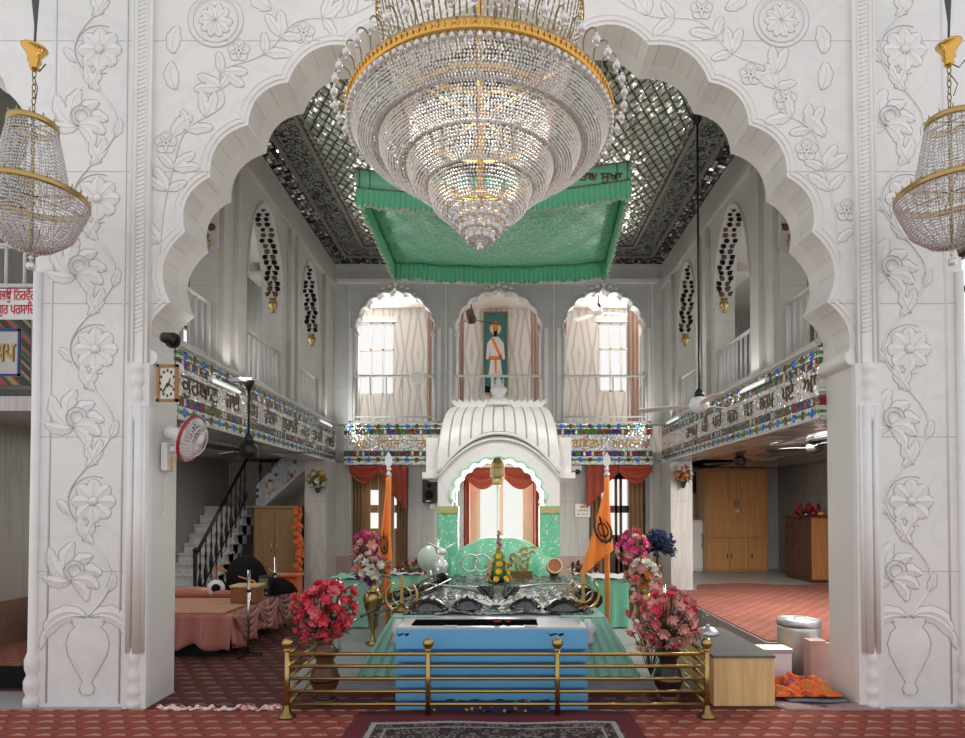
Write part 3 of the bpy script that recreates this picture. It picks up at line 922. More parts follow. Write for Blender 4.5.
# upper gallery room behind the back arches
YG = 11.6
WG = [(at(359,0,YG)[0], at(396,0,YG)[0], at(0,395,YG)[2], at(0,322,YG)[2]), (at(597,0,YG)[0], at(631,0,YG)[0], at(0,392,YG)[2], at(0,322,YG)[2])]
m = MB()
xs = [-4.2, WG[0][0], WG[0][1], WG[1][0], WG[1][1], 4.2]
m.box(xs[0], xs[1], YG, YG+.12, 2.4, 5.6); m.box(xs[2], xs[3], YG, YG+.12, 2.4, 5.6); m.box(xs[4], xs[5], YG, YG+.12, 2.4, 5.6)
for a, b, z0, z1 in WG: m.box(a, b, YG, YG+.12, 2.4, z0); m.box(a, b, YG, YG+.12, z1, 5.6)
struct(m.build('wall_gallery', BOOK, world=True))
for i, (a, b, z0, z1) in enumerate(WG):
    m = MB()
    for x in (a+.03, a+(b-a)*.36, a+(b-a)*.68, b-.03): m.box(x-.018, x+.018, YG+.03, YG+.08, z0, z1)
    for z in (z0+.02, z0+(z1-z0)*.62, z1-.02): m.box(a, b, YG+.03, YG+.08, z-.02, z+.02)
    m.box(a-.06, b+.06, YG-.03, YG+.02, z1, z1+.1)
    struct(m.build('window_%d' % (7+i), WPAINT, world=True))
m = MB(); m.box(-4.2, 4.2, YB+.22, YG+.2, 5.38, 5.44); struct(m.build('ceiling_gallery', CREAM, world=True))
m = MB(); m.box(-4.2, 4.2, YB+.2, YG+.2, 2.30, 2.42); struct(m.build('floor_gallery', GREYM, world=True))
for s, nm in ((-1,'left'), (1,'right')):
    m = MB(); m.box(*sorted((s*3.14, s*3.2)), YB+.22, YG, 2.4, 5.4); struct(m.build('wall_gallery_'+nm, CREAM, world=True))
# window behind the canopy throne: door frame with glass
a, b = DO[1][0], DO[1][1]
m = MB()
m.box(a, a+.26, YB+.30, YB+.38, 0, 2.1); m.box(b-.26, b, YB+.30, YB+.38, 0, 2.1); m.box(a, b, YB+.30, YB+.38, 1.98, 2.1)
m.box(a+.26, b-.26, YB+.31, YB+.36, .84, .92); m.box((a+b)/2-.03, (a+b)/2+.03, YB+.31, YB+.36, 0, 2.0); m.box(a+.26, b-.26, YB+.31, YB+.36, 0, .35)
for q in (a+.03, a+.20, b-.03, b-.20): m.box(q-.012, q+.012, YB+.27, YB+.31, .9, 1.85)
for q in (a+.12, b-.12): m.box(q-.13, q+.13, YB+.265, YB+.31, 1.78, 1.98); m.box(q-.13, q+.13, YB+.265, YB+.31, .78, .90)
door_1 = struct(m.build('door_1', CREAMF, world=True))
m = MB(); m.box(a+.26, b-.26, YB+.33, YB+.335, .35, 1.98); m.build('pane', GLASS, door_1)
# plank door and glazed door either side
a, b = DO[0][0], DO[0][1]
m = MB()
n = 7
for i in range(n):
    x0 = a+(b-a)*i/n; x1 = a+(b-a)*(i+1)/n-.008
    if i in (2, 5):
        for z0, z1 in ((0, 1.16), (1.42, 1.55), (1.80, 2.2)): m.box(x0, x1, YB+.30, YB+.34, z0, z1)
    else: m.box(x0, x1, YB+.30, YB+.34, 0, 2.2)
struct(m.build('door_2', TEAK, world=True))
a, b = DO[2][0], DO[2][1]
m = MB(); c = (a+b)/2
for x0, x1 in ((a, a+.12), (c-.05, c-.01), (c+.03, c+.07), (b-.14, b-.06)): m.box(x0, x1, YB+.30, YB+.35, 0, 2.2)
for z0, z1 in ((0, 1.05), (1.42, 1.54), (1.98, 2.2)): m.box(a, b-.08, YB+.30, YB+.35, z0, z1)
struct(m.build('door_3', DWOOD, world=True))
# ---------------------------------------------------------------- mirrored ceiling
m = MB(); m.box(-XW-.4, XW+.4, YR-.1, YB+.2, ZC, ZC+.1)
ce = struct(m.build('ceiling', SPARK, world=True))
def framebox(m, x, y0, y1, w, z0, z1):
    m.box(-x, -x+w, y0, y1, z0, z1); m.box(x-w, x, y0, y1, z0, z1); m.box(-x+w, x-w, y0, y0+w, z0, z1); m.box(-x+w, x-w, y1-w, y1, z0, z1)
m = MB()
for s in (-1, 1): m.prism([(s*XW, ZC-.06), (s*(XW-.22), ZC), (s*XW, ZC)], 'y', YR, YB)
m.prism([(YB, ZC-.06), (YB-.22, ZC), (YB, ZC)], 'x', -XW, XW)
m.build('mirror_cove', SPARK, ce)
m = MB(); framebox(m, XW-.20, YR, YB-.20, .05, ZC-.045, ZC); framebox(m, XW-.56, YR, YB-.56, .045, ZC-.045, ZC); framebox(m, XW-.64, YR, YB-.64, .02, ZC-.03, ZC)
m.build('ceiling_moulding', plain('dull_pink_moulding', (.24,.19,.17), .4, .2), ce)
m = MB(); framebox(m, XW-.25, YR, YB-.25, .31, ZC-.025, ZC); m.build('scroll_band', SCROLL, ce)
m = MB(); m.box(-XW+.61, XW-.61, YR, YB-.61, ZC-.02, ZC); m.build('lozenge_field', LOZ, ce)
# ---------------------------------------------------------------- carpets
def sheet(name, poly, z0, z1, mat, label, cat, wav=0.0):
    m = MB(); m.prism(poly, 'z', z0, z1); return tag(m.build(name, mat), label, cat)
sheet('carpet', [(-5.6,1.2),(5.6,1.2),(5.6,4.47),(-5.6,4.47)], .001, .012, CARPET_F, 'red paisley carpet across the floor in front of the white arch', 'carpet')
sheet('carpet', [(-2.62,4.49),(2.62,4.49),(2.62,5.6),(2.48,5.62),(2.48,9.6),(-2.62,9.1),(-3.0,9.1),(-3.0,7.4),(-4.65,7.4),(-4.65,4.94),(-2.62,4.94)], .001, .011, CARPET_H, 'dark maroon paisley carpet inside the hall around the grey dais', 'carpet')
pl = [(2.52,5.66),(5.74,5.66)] + [(5.74-.29*i, 9.75+.10*math.sin(i*1.1)+.02*i) for i in range(11)] + [(2.66,9.5),(2.66,8.2),(2.52,8.2)]
pl = [(2.52,5.66),(5.74,5.66)] + [(5.74-.24*i, 9.75+.10*math.sin(i*1.1)+.02*i) for i in range(11)] + [(3.20,9.72),(3.0,9.12),(2.52,9.12)]
sheet('carpet', pl, .246, .256, CARPET_R, 'rust red striped carpet on the raised aisle floor before the tan wardrobe', 'carpet')
sheet('carpet', [(-4.66,5.0),(-3.62,5.0),(-3.62,5.88),(-4.66,5.88)], .191, .20, CARPET_R, 'strip of pink red carpet on the black plinth beside the left pier', 'carpet')
# ================================================================ helpers for things
def shift(P, d): return (P[0]+d[0], P[1]+d[1], P[2]+d[2])
def petal_mesh(name, mat, n=6, cup=.55, heart=None):
    m = MB()
    for ringi, (k, rr, zz) in enumerate(((n, 1.0, .0), (max(3, n-2), .62, .22))):
        for i in range(k):
            a = 2*pi*i/k+ringi*.5; w = 2*pi/k*.62
            def fn(u, v, a=a, w=w, rr=rr, zz=zz):
                r = rr*(.12+.88*u); aa = a+(v-.5)*2*w*math.sin(pi*(.12+.80*u))
                return (r*math.cos(aa), r*math.sin(aa), zz+cup*u*u*.8+.12*math.sin(u*7+i)+.12*abs(v-.5))
            m.grid(fn, 3, 3)
    if heart is not None:
        m.mi = 1; m.sphere((0, 0, .2), .2, 7, 5)
    return meshof(m, name, [mat] + ([heart] if heart is not None else []))
B = {}
for nm, mt in (('coral', F_CORAL), ('pink', F_PINK), ('pale', F_PALE), ('fuch', F_FUCH), ('white', F_WHITE), ('orange', F_ORNG), ('purple', F_PURP), ('yellow', F_YEL), ('red', F_RED), ('red2', F_RED2)):
    B[nm] = petal_mesh('blossom', mt, 6, .6)
B['yellow'] = petal_mesh('blossom', F_YEL, 9, .3)
def bouquet(parent, c, r, kinds, n, size, seed, name='blossom', sc=(1,1,1), leaves=0, base=None, hemi=False):
    """individual blossoms over a rounded bunch; c is in place coordinates"""
    rr = random.Random(seed); off = parent.location
    tips = []
    for i in range(n):
        z = 1-2*(i+.5)/n
        if hemi: z = 1-1.25*(i+.5)/n
        a = i*2.39996+rr.random()*.4; q = math.sqrt(max(0, 1-z*z))
        k = .72+.36*rr.random()
        d = Vector((q*math.cos(a)*sc[0], q*math.sin(a)*sc[1], z*sc[2]))
        p = Vector(c)+d*(r*k)
        dn = d.normalized()
        rot = dn.to_track_quat('Z', 'Y').to_euler()
        inst(name, B[rr.choice(kinds)], parent, p-off, rot, size*(.8+.4*rr.random()))
        tips.append(p)
    m = MB()
    bs = Vector(base if base else (c[0], c[1], c[2]-r))
    for p in tips:
        mid = (Vector(p)+bs)/2+Vector((rr.uniform(-.1,.1)*r, rr.uniform(-.1,.1)*r, r*.1))
        m.tube([bs, mid, p], max(.0025, size*.07), 4)
    m.build('stem', STEM, parent)
    if leaves:
        m = MB()
        for i in range(leaves):
            a = rr.random()*2*pi; z = rr.uniform(-.9, .5); q = math.sqrt(1-z*z)*rr.uniform(.6, 1.05)
            p = Vector(c)+Vector((q*math.cos(a)*sc[0], q*math.sin(a)*sc[1], z*sc[2]))*r
            d = Vector((math.cos(a), math.sin(a), rr.uniform(-.4,.5))).normalized(); s2 = d.cross(Vector((0,0,1))).normalized()
            L = size*1.7; W = size*.5
            m.add([p, p+d*L*.5+s2*W, p+d*L+Vector((0,0,-.2*L)), p+d*L*.5-s2*W, p+d*L*.5+Vector((0,0,.12*L))], [(0,1,4),(1,2,4),(2,3,4),(3,0,4)])
        o = m.build('foliage', [LEAF], parent); o['kind'] = 'stuff'
def khanda(m, T, s=1.0, t=.012, w=1.2):
    """double-edged sword inside a ring, flanked by two crossed curved blades"""
    m.T = T
    # ring
    N = 28
    m.tube([(.27*s*math.cos(2*pi*i/N), 0, .27*s*math.sin(2*pi*i/N)) for i in range(N)], .045*s*w, 6, True, .5)
    m.prism([(0,.62*s),(.055*s,.46*s),(.035*s,.1*s),(.05*s,-.24*s),(.03*s,-.30*s),(.03*s,-.5*s),(-.03*s,-.5*s),(-.03*s,-.30*s),(-.05*s,-.24*s),(-.035*s,.1*s),(-.055*s,.46*s)], 'y', -t, t)
    m.tube([(-.12*s,0,-.27*s),(.12*s,0,-.27*s)], .022*s, 6); m.sphere((0,0,-.53*s), .045*s, 8, 6)
    for e in (-1, 1):
        pts = []; rs = []
        for i in range(16):
            a = -1.95+i*(2.95/15)
            pts.append((e*(.46*s*math.cos(a))*(.98 if i < 13 else 1), 0, .46*s*math.sin(a)-.02*s)); rs.append(.085*w*s*math.sin(pi*(i+1.2)/17.5)**.7)
        pts = [(p[0], p[1], p[2]) for p in pts]
        m.tube(pts, rs, 6, False, .45)
        m.tube([(-e*.10*s, 0, -.36*s), (-e*.24*s, 0, -.47*s)], .024*s, 6); m.sphere((-e*.26*s,0,-.48*s), .034*s, 8, 6)
    m.T = None
def TR(x, y, z, rz=0, rx=0, ry=0, s=1):
    return Matrix.Translation((x, y, z)) @ Matrix.Rotation(rz, 4, 'Z') @ Matrix.Rotation(rx, 4, 'X') @ Matrix.Rotation(ry, 4, 'Y') @ Matrix.Scale(s, 4)
# ================================================================ marble canopy throne (palki)
YPF = 8.25                                         # front plane
X = lambda px, Y: at(px, 508, Y)[0]
Z = lambda py, Y: at(498, py, Y)[2]
pk = thing('canopy_throne', (0, 8.75, .10), 'white marble throne canopy with ribbed curved roof before the back wall', 'shrine canopy')
xl, xr = X(437.5, YPF), X(560, YPF); xc = (xl+xr)/2; hw = (xr-xl)/2
zt, ze = Z(402, YPF), Z(471, YPF); zap = Z(431, YPF)
def roof(u, v):
    """u across, v from crest (0) down to the arched eave (1)"""
    a = (u-.5)*2
    s_ = math.sin(v*pi/2)
    x = xc+a*(hw*.62+hw*.38*s_**.5)
    zlow = ze+(zap-ze)*(1-abs(a)**2.1)
    z = zt-(zt-zlow)*(1-math.cos(v*pi/2))**.95*1.0
    rib = abs(math.sin(u*pi*11))
    y = YPF+.36-(.36)*s_+.012*(1-rib)**6*math.sin(pi*min(1, v*1.3+.05))*1.0
    return (x, y, z)
m = MB(); m.grid(roof, 132, 16)
for e in (0, 1):                                       # side cheeks of the roof
    m.grid(lambda u, v, e=e: (roof(e, v)[0], roof(e, v)[1]+u*(9.3-roof(e, v)[1]), roof(e, v)[2]), 3, 16)
m.grid(lambda u, v: (roof(u, 0)[0], roof(u, 0)[1]+v*(9.3-YPF-.36), zt), 20, 2)
m.build('ribbed_roof', WHITE2, pk)
gm = MB()                                              # grey lines painting shade along the grooves between ribs
for i in range(1, 11):
    for d in (-.004, .004):
        gm.tube([shift(roof(i/11+d, v/12), (0, -.004, .002)) for v in range(1, 13)], .0045, 5)
gm.build('rib_line', GROOVE, pk)
# arched eave moulding, spandrel face, piers
def arc2(k, off): a = (k-.5)*2; return (xc+a*(hw+off*.3), ze-.02+(zap-ze)*(1-abs(a)**2.1)+off*-1)
m = MB()
m.tube([(arc2(i/24, .01)[0], YPF-.01, arc2(i/24, .01)[1]) for i in range(25)], .024, 8)
m.tube([(arc2(i/24, .09)[0]*1.0, YPF+.0, arc2(i/24, .09)[1]) for i in range(25)], .016, 8)
m.build('eave_moulding', WHITE2, pk)
ax0, ax1 = X(452, YPF), X(544, YPF); zsp, zarch = Z(502, YPF), Z(458, YPF)
base = []
for i in range(12):
    t = pi*i/11; base.append(((ax0+ax1)/2-(ax1-ax0)/2*math.cos(t), zsp+(zarch-zsp)*math.sin(t)**.85))
inner = arcs(base, .22, 5)
def eave_z(x): 
    a = max(-1, min(1, (x-xc)/(hw+.015))); return ze-.07+(zap-ze)*(1-abs(a)**2.1)
m = MB()
n_ = len(inner)
vs = []
for i, (x, z) in enumerate(inner):
    t = i/(n_-1); xo_ = xl+(xr-xl)*t
    for yy in (YPF+.04, YPF+.20): vs += [(x, yy, z), (xo_, yy, max(z+.02, eave_z(xo_)))]
for i in range(n_-1):
    p = 4*i; q = p+4
    m.add([vs[p], vs[q], vs[q+1], vs[p+1]], [(0,1,2,3)]); m.add([vs[p+2], vs[q+2], vs[q+3], vs[p+3]], [(0,1,2,3)]); m.add([vs[p], vs[q], vs[q+2], vs[p+2]], [(0,1,2,3)])
    m.add([(inner[i][0], YPF+.2, inner[i][1]), (inner[i+1][0], YPF+.2, inner[i+1][1]), (inner[i+1][0], 9.5, inner[i+1][1]), (inner[i][0], 9.5, inner[i][1])], [(0,1,2,3)])
m.box(xl, inner[0][0], YPF+.048, YPF+.19, .12, eave_z(xl)); m.box(inner[-1][0], xr, YPF+.048, YPF+.19, .12, eave_z(xr))
m.build('arch_face', WHITE2, pk)
m = MB(); m.tube([(x, YPF+.035, z) for x, z in inner], .028, 6); m.build('scalloped_arch_trim', plain('mint_enamel_trim', (.62,.85,.70), .3), pk)
for s_ in (-1, 1):
    m = MB()
    xe = xl if s_ < 0 else xr
    m.box(*sorted((xe, xe+s_*.17)), YPF+.10, 9.4, Z(474, YPF), Z(437, YPF))
    m.box(*sorted((xe-s_*.02, xe+s_*.22)), YPF+.06, 9.4, Z(478, YPF), Z(472, YPF))
    m.build('eave_bracket', WHITE2, pk)
for s_ in (-1, 1):
    m = MB()
    xe = xl if s_ < 0 else xr
    m.box(*sorted((xe, xe-s_*.20)), 9.1, 9.3, .10, 2.1)
    m.build('rear_pier', WHITE2, pk)
# petals along the crest and finial
m = MB()
for i in range(15):
    a = (i-7)/7; x = xc+a*hw*.66
    m.prism([(x-.055+a*.0, zt-.03), (x+.055, zt-.03), (x+.05+a*.06, zt+.035), (x+a*.12, zt+.095), (x-.05+a*.06, zt+.035)], 'y', YPF+.28-abs(a)*.02, YPF+.33)
m.build('lotus_petal_rim', WHITE2, pk)
m = MB(); m.lathe([(.33,0),(.30,.06),(.18,.12),(.06,.16)], (xc, 8.78, zt), 24); m.build('crest_cushion', WHITE2, pk)
m = MB(); m.lathe([(r, h*.58) for r, h in [(.05,0),(.11,.04),(.06,.09),(.10,.15),(.125,.24),(.12,.30),(.05,.37),(.075,.40),(.035,.44),(.055,.49),(.015,.55),(.012,.62),(.001,.66)]], (xc, 8.78, zt+.12), 18); m.build('finial', WHITE2, pk)
# green embroidered wraps on the two front piers
for s_ in (-1, 1):
    x0, x1 = (xl-.005, X(458, YPF)) if s_ < 0 else (X(540, YPF), xr+.005)
    m = MB(); zt2 = Z(506, YPF)
    m.grid(lambda u, v: ((x0+x1)/2+((x1-x0)/2+.006*math.sin(u*40))*math.copysign(min(1, abs(math.cos(u*2*pi))*1.5), math.cos(u*2*pi)), YPF+.12+.11*math.copysign(min(1, abs(math.sin(u*2*pi))*1.5), math.sin(u*2*pi))+.006*math.sin(u*50+v*4), .42+(zt2-.42)*v), 48, 6, cu=True)
    cl = m.build('pier_cloth', GREENP, pk)
    m = MB(); m.box(x0-.004, x1+.004, YPF-.006, YPF+.24, zt2-.10, zt2-.01); m.build('gold_band', cloth('gold_green_band', (.48,.42,.16), (.2,.45,.25), 20), cl)
# gilt parasol hanging in the arch
ps = thing('hanging_parasol', (X(497, 8.6), 8.6, Z(540, 8.6)), 'gilt fringed ceremonial parasol on a clear pole in the throne arch', 'parasol')
px_, pz = X(497.5, 8.6), 8.6
m = MB(); m.lathe([(.10,Z(469,8.6)),(.102,Z(466,8.6)),(.085,Z(462,8.6)),(.03,Z(457,8.6)),(.002,Z(454,8.6))], (px_, pz, 0), 18); m.build('dome', BRASS, ps)
m = MB(); m.lathe([(.102,Z(468,8.6)),(.108,Z(477,8.6)),(.07,Z(477.5,8.6))], (px_, pz, 0), 36, None, lambda a, z: 1+.03*math.sin(a*18)); m.lathe([(.07,Z(477,8.6)),(.072,Z(485,8.6)),(.05,Z(485.5,8.6))], (px_, pz, 0), 36, None, lambda a, z: 1+.03*math.sin(a*18)); m.build('fringe', plain('gilt_fringe', (.55,.42,.20), .5, .4), ps)
m = MB(); m.lathe([(.03,0),(.045,.02),(.014,.05),(.014,.80),(.03,.84),(.05,.90),(.03,.95),(.016,1.0)], (px_, pz, Z(541,8.6)), 14); m.build('pole', WHITEC, ps)
# red swag curtain behind the throne arch
def swag(name, x0, x1, zt_, drop, Y, mat, label, parent=None, tails=None, n=2):
    m = MB()
    for i in range(n):
        a = x0+(x1-x0)*i/n; b = x0+(x1-x0)*(i+1)/n
        m.grid(lambda u, v, a=a, b=b: (a+(b-a)*u, Y-.05-.035*math.sin(v*pi*4)*math.sin(pi*u)-.02*i, zt_-v*(drop*.35+drop*.65*math.sin(pi*u))), 16, 14)
    for (xa, xb, L) in (tails or []):
        m.grid(lambda u, v, xa=xa, xb=xb, L=L: (xa+(xb-xa)*u, Y-.10-.02*math.sin(u*pi*5), zt_-v*L*(.55+.45*(1-u) if xb > xa else .55+.45*(1-u))), 14, 8)
    o = m.build(name, mat, parent, solid=.006)
    return tag(o, label, 'curtain')
swag('swag_valance', DO[1][0]-.0, DO[1][1]+.0, 2.16, .36, YB+.04, REDDRAPE, 'red swag valance over the bright door behind the throne', n=2)
swag('swag_valance', DO[0][0]-.02, DO[0][1]+.0, 2.19, .30, YB+.04, REDDRAPE, 'red swag valance with a long tail over the plank door, beside the left orange flag', tails=[(DO[0][1], DO[0][1]-.28, .75)])
swag('swag_valance', DO[2][0]-.06, DO[2][1]-.03, 2.19, .30, YB+.04, REDDRAPE, 'red swag valance over the glazed door, beside the right orange flag', tails=[(DO[2][0]-.06, DO[2][0]+.26, .70)])
def drape(x0, x1, z0, z1, Y, mat, label, cat='curtain', np=5, depth=.03, name='curtain', tie=None):
    m = MB()
    def fn(u, v):
        k = 1.0
        if tie: k = 1-.45*math.exp(-((v-tie)/.18)**2)
        x = x0+(x1-x0)*u*k
        return (x, Y+depth*math.sin(u*np*2*pi), z0+(z1-z0)*v)
    m.grid(fn, np*8, 10); return tag(m.build(name, mat, solid=.004), label, cat)
drape(DO[0][0]+.01, DO[0][0]+.16, .05, 2.15, YB+.17, BROWNC, 'brown curtain gathered at the outer side of the plank door', np=3)
drape(DO[0][1]-.20, DO[0][1]-.05, .05, 2.15, YB+.17, BROWNC, 'brown curtain gathered at the speaker side of the plank door', np=3)
drape(DO[2][0]+.0, DO[2][0]+.22, .05, 2.15, YB+.16, BROWNC, 'brown curtain at the throne side of the glazed door', np=3)
drape(DO[2][1]-.36, DO[2][1]-.14, .05, 2.15, YB+.17, BROWNC, 'brown curtain at the outer side of the glazed door', np=3)
drape(DO[1][0]+.0, DO[1][0]+.10, .6, 2.05, YB+.12, REDDRAPE, 'narrow dark red drape at one edge of the throne door, speaker side', np=2)
drape(DO[1][1]-.10, DO[1][1]-.0, .6, 2.05, YB+.12, REDDRAPE, 'narrow dark red drape at one edge of the throne door, notice side', np=2)
# ---------------------------------------------------------------- cushion mound with the green spread
YM = 7.85
m = MB(); x0, x1 = X(451, YM), X(549, YM); cxm = (x0+x1)/2; hx = (x1-x0)/2
zb, zm = .58, Z(538, YM)
bedz = .55
mt = thing('scripture_dais', (cxm, YM+.35, .10), 'low cushioned dais covered by a green embroidered spread beneath the throne arch', 'dais')
def mound(u, v):
    a = (u-.5)*2; top = zb+(zm-zb)*(1-abs(a)**2.6*.42)
    zz = [bedz, zb+.10, top-.05, top, top, top-.02][min(5, int(v*5+.001))]
    yy = [YM-.02, YM-.02, YM+.0, YM+.10, YM+.40, YM+.75][min(5, int(v*5+.001))]
    return (cxm+a*hx*(1 if v < .5 else .93), yy+.012*math.sin(u*40)*(v < .5)+.02*abs(a)**4, zz+.008*math.sin(u*23+v*9))
m.grid(mound, 48, 5)
for e in (0, 1): m.add([mound(e, j/5) for j in range(6)]+[(mound(e, 0)[0], YM+.75, bedz)], [tuple(range(7))])
m.build('embroidered_spread', GREENP, mt)
m = MB(); m.grid(lambda u, v: (cxm+(u-.5)*2*hx*1.01, YM-.03, bedz+.005+.075*v), 30, 2); m.build('gold_border', cloth('gold_border_cloth', (.50,.42,.20), (.25,.45,.25), 24), mt, solid=.006)
m = MB(); m.box(cxm-hx, cxm+hx, YM+.02, YM+.75, .105, bedz+.01); m.build('dais_block', WHITEC, mt)
for s_ in (-1, 1):
    m = MB()
    for i in range(14): m.sphere((cxm+s_*(.18+.026*i*1.3), YM-.06, bedz+.03), .024, 8, 6)
    tag(m.build('marigold_garland', F_ORNG), 'strip of orange marigolds at the foot of the green spread, %s' % ('drum side' if s_ > 0 else 'glass bird side'), 'garland', 'marigold strips below the green spread')
# ---------------------------------------------------------------- long low table with arms display
ZT = .60
tb = thing('display_table', (0, 6.1, .10), 'low wide table under green cloth skirts behind the blue donation box', 'table')
ta, tbk = 4.98, 7.80
def halfw(y): return .86+.02*(y-ta)
m = MB(); m.prism([(-halfw(ta), ta), (halfw(ta), ta), (halfw(tbk), tbk), (-halfw(tbk), tbk)], 'z', .105, ZT); m.build('table_top', WHITEC, tb)
for s_ in (-1, 1):
    m = MB()
    def sk(u, v):
        y = 4.93+(tbk-4.93)*u; fl = (1-v)**1.3*(.30+.05*math.sin(u*5))
        return (s_*(halfw(y)+.015+fl*(.95-.85*min(1, u/.45))+.018*math.sin(u*150)*(1-v*.7)), y-(.1*(1-v)*(1-u)), .125+(ZT-.12)*v)
    m.grid(sk, 150, 8)
    m.grid(lambda u, v: (s_*(halfw(4.93)-.30+.32*u+.28*(1-v)*u), 4.925-.05*(1-v)+.014*math.sin(u*38)*(1-v*.6), .14+(ZT-.135)*v), 40, 8)
    m.grid(lambda u, v: (s_*(halfw(ta)+.015-.36*u), ta-.05+(tbk-ta)*v, ZT+.008), 2, 4)
    m.build('cloth_skirt', SHEERG, tb)
dc = MB()
def dcl(u, v):
    y = 5.02+(7.74-5.02)*v
    return ((u-.5)*2*(.80+.05*v), y, ZT+.012+.022*abs(math.sin(u*17+v*5))*abs(math.sin(v*19+u*7))+.02*abs(math.sin(u*43+3*v)*math.sin(v*37)))
dc.grid(dcl, 90, 60); o = dc.build('brocade_cloth', CAMO, solid=.006); tag(o, 'crumpled black and silver brocade cloth spread over the long display table', 'cloth')
# shields, curved swords, fan of daggers
def shield(x, y, z, rx, ry, label):
    t = thing('shield', (x, y, z), label, 'shield', 'dark round shields on the display table')
    m = MB(); m.T = TR(x, y, z, 0, 0, 0) @ Matrix.Diagonal((rx, ry, 1, 1))
    m.lathe([(1.0, 0),(1.02,.02),(.96,.035),(.7,.075),(.35,.105),(.02,.12)], (0,0,0), 26); m.T = None
    m.build('bowl', DARKST, t)
    for i in range(4): m = MB(); m.sphere((x+.3*rx*math.cos(i*pi/2+.7), y+.3*ry*math.sin(i*pi/2+.7), z+.108), .018, 8, 6); m.build('boss', STEEL, t)
ZD = ZT+.02
shield(-.60, 5.16, ZD, .17, .13, 'dark polished shield at the front edge of the table, beside the left ring emblem')
shield(-.27, 5.22, ZD, .14, .11, 'dark shield just left of the dagger fan on the display table')
shield(.23, 5.22, ZD, .14, .11, 'dark shield just right of the dagger fan on the display table')
shield(.56, 5.16, ZD, .17, .13, 'dark polished shield at the front edge of the table, beside the right ring emblem')
def sword(x, y, z, a, L, label, curved=True, grp='curved swords on the display table'):
    t = thing('sword', (x, y, z), label, 'sword', grp)
    m = MB(); N = 10; pts = []; rs = []
    for i in range(N+1):
        u = i/N; b = .12*L*math.sin(pi*u)*(1 if curved else 0)
        pts.append((x+math.cos(a)*L*u-math.sin(a)*b, y+math.sin(a)*L*u+math.cos(a)*b, z+.02+.01*u)); rs.append(.017*(1-u**3)+.002)
    m.tube(pts, rs, 6, False, .4); m.build('blade', STEEL, t)
    m = MB(); hx_, hy = x-math.cos(a)*.12, y-math.sin(a)*.12
    m.tube([(x, y, z+.02), (hx_, hy, z+.02)], .014, 6); m.sphere((hx_, hy, z+.02), .026, 8, 6)
    m.tube([(x-math.sin(a)*.05, y+math.cos(a)*.05, z+.02), (x+math.sin(a)*.05, y-math.cos(a)*.05, z+.02)], .010, 6); m.build('hilt', DARKST, t)
order = ['first', 'second', 'third', 'fourth', 'fifth', 'sixth']
for s_, side in ((-1, 'left'), (1, 'right')):
    for i in range(5):
        a = pi/2-s_*(.30+.22*i)
        sword(s_*(.10+.02*i), 5.62+.03*i, ZT+.07+.014*i, a, .66-.02*i, '%s curved sword counted outward in the %s half of the blade fan behind the shields' % (order[i], side))
for i in range(7):
    a = pi/2+(i-3)*.38; x, y = -.02+.04*math.cos(a), 5.16+.02*math.sin(a)
    t = thing('dagger', (x, y, ZT+.05), '%s white dagger of the small fan between the shields, counted from its left' % (order+['seventh'])[6-i], 'dagger', 'fan of white daggers')
    m = MB(); m.tube([(x, y, ZT+.06), (x+.10*math.cos(a), y+.07*math.sin(a), ZT+.09), (x+.17*math.cos(a), y+.10*math.sin(a), ZT+.10)], [.012,.011,.002], 6, False, .5); m.build('blade', WPLAST, t)
    m = MB(); m.cyl((x, y, ZT+.06), (x-.05*math.cos(a), y-.03*math.sin(a), ZT+.055), .011, n=8); m.build('hilt', DARKST, t)
# dark barrels at both edges of the table
for s_, side in ((-1, 'left'), (1, 'right')):
    x0, y0, x1, y1 = (-.98, 5.55, -.62, 6.75) if s_ < 0 else (.86, 5.42, .80, 6.4)
    t = thing('metal_tube', (x0, y0, ZT), 'long dark metal tube lying along the %s edge of the display table' % side, 'tube')
    m = MB(); m.cyl((x0, y0, ZT+.075), (x1, y1, ZT+.10), .058 if s_ > 0 else .045, n=16); m.build('barrel', DARKST, t)
    m = MB(); d = Vector((x1-x0, y1-y0, .02)).normalized(); e0 = Vector((x0, y0, ZT+.075))
    e0 = e0 if s_ > 0 else Vector((x1, y1, ZT+.10)); dd = d if s_ > 0 else -d
    m.cyl(e0-dd*.02, e0+dd*.05, .075, n=16); m.build('muzzle_ring', BLACK, t)
    m = MB(); m.cyl(e0-dd*.028, e0-dd*.02, .035, n=12); m.build('muzzle_cap', DARKST, t)
# two long rods leaning on the left skirt
for i, (a, b) in enumerate((((-1.14,5.0,.60),(-.66,6.4,.80)), ((-1.02,4.98,.62),(-.50,6.3,.75)))):
    m = MB(); m.cyl(a, b, .012, n=8); tag(m.build('lance', DARKST), ('outer' if i == 0 else 'inner') + ' dark lance lying slanted across the left end of the display table', 'lance')
# ---------------------------------------------------------------- gilt khanda emblems on stands
for px, side in ((402, 'left'), (583, 'right')):
    Y = 5.18; x = X(px, Y); zc = Z(593, Y) if px > 500 else Z(596, Y)
    t = thing('khanda_emblem', (x, Y, ZT), 'brass khanda emblem on a stand by the %s corner of the donation box' % side, 'emblem', 'brass khanda emblems flanking the donation box')
    m = MB(); khanda(m, TR(x, Y, zc+.0), .30, .008); m.build('emblem', BRASS, t)
    m = MB(); m.lathe([(.075,0),(.07,.02),(.03,.045),(.014,.07),(.014, zc-ZT-.12)], (x, Y, ZT+.012), 16); m.build('stand', BRASSD, t)
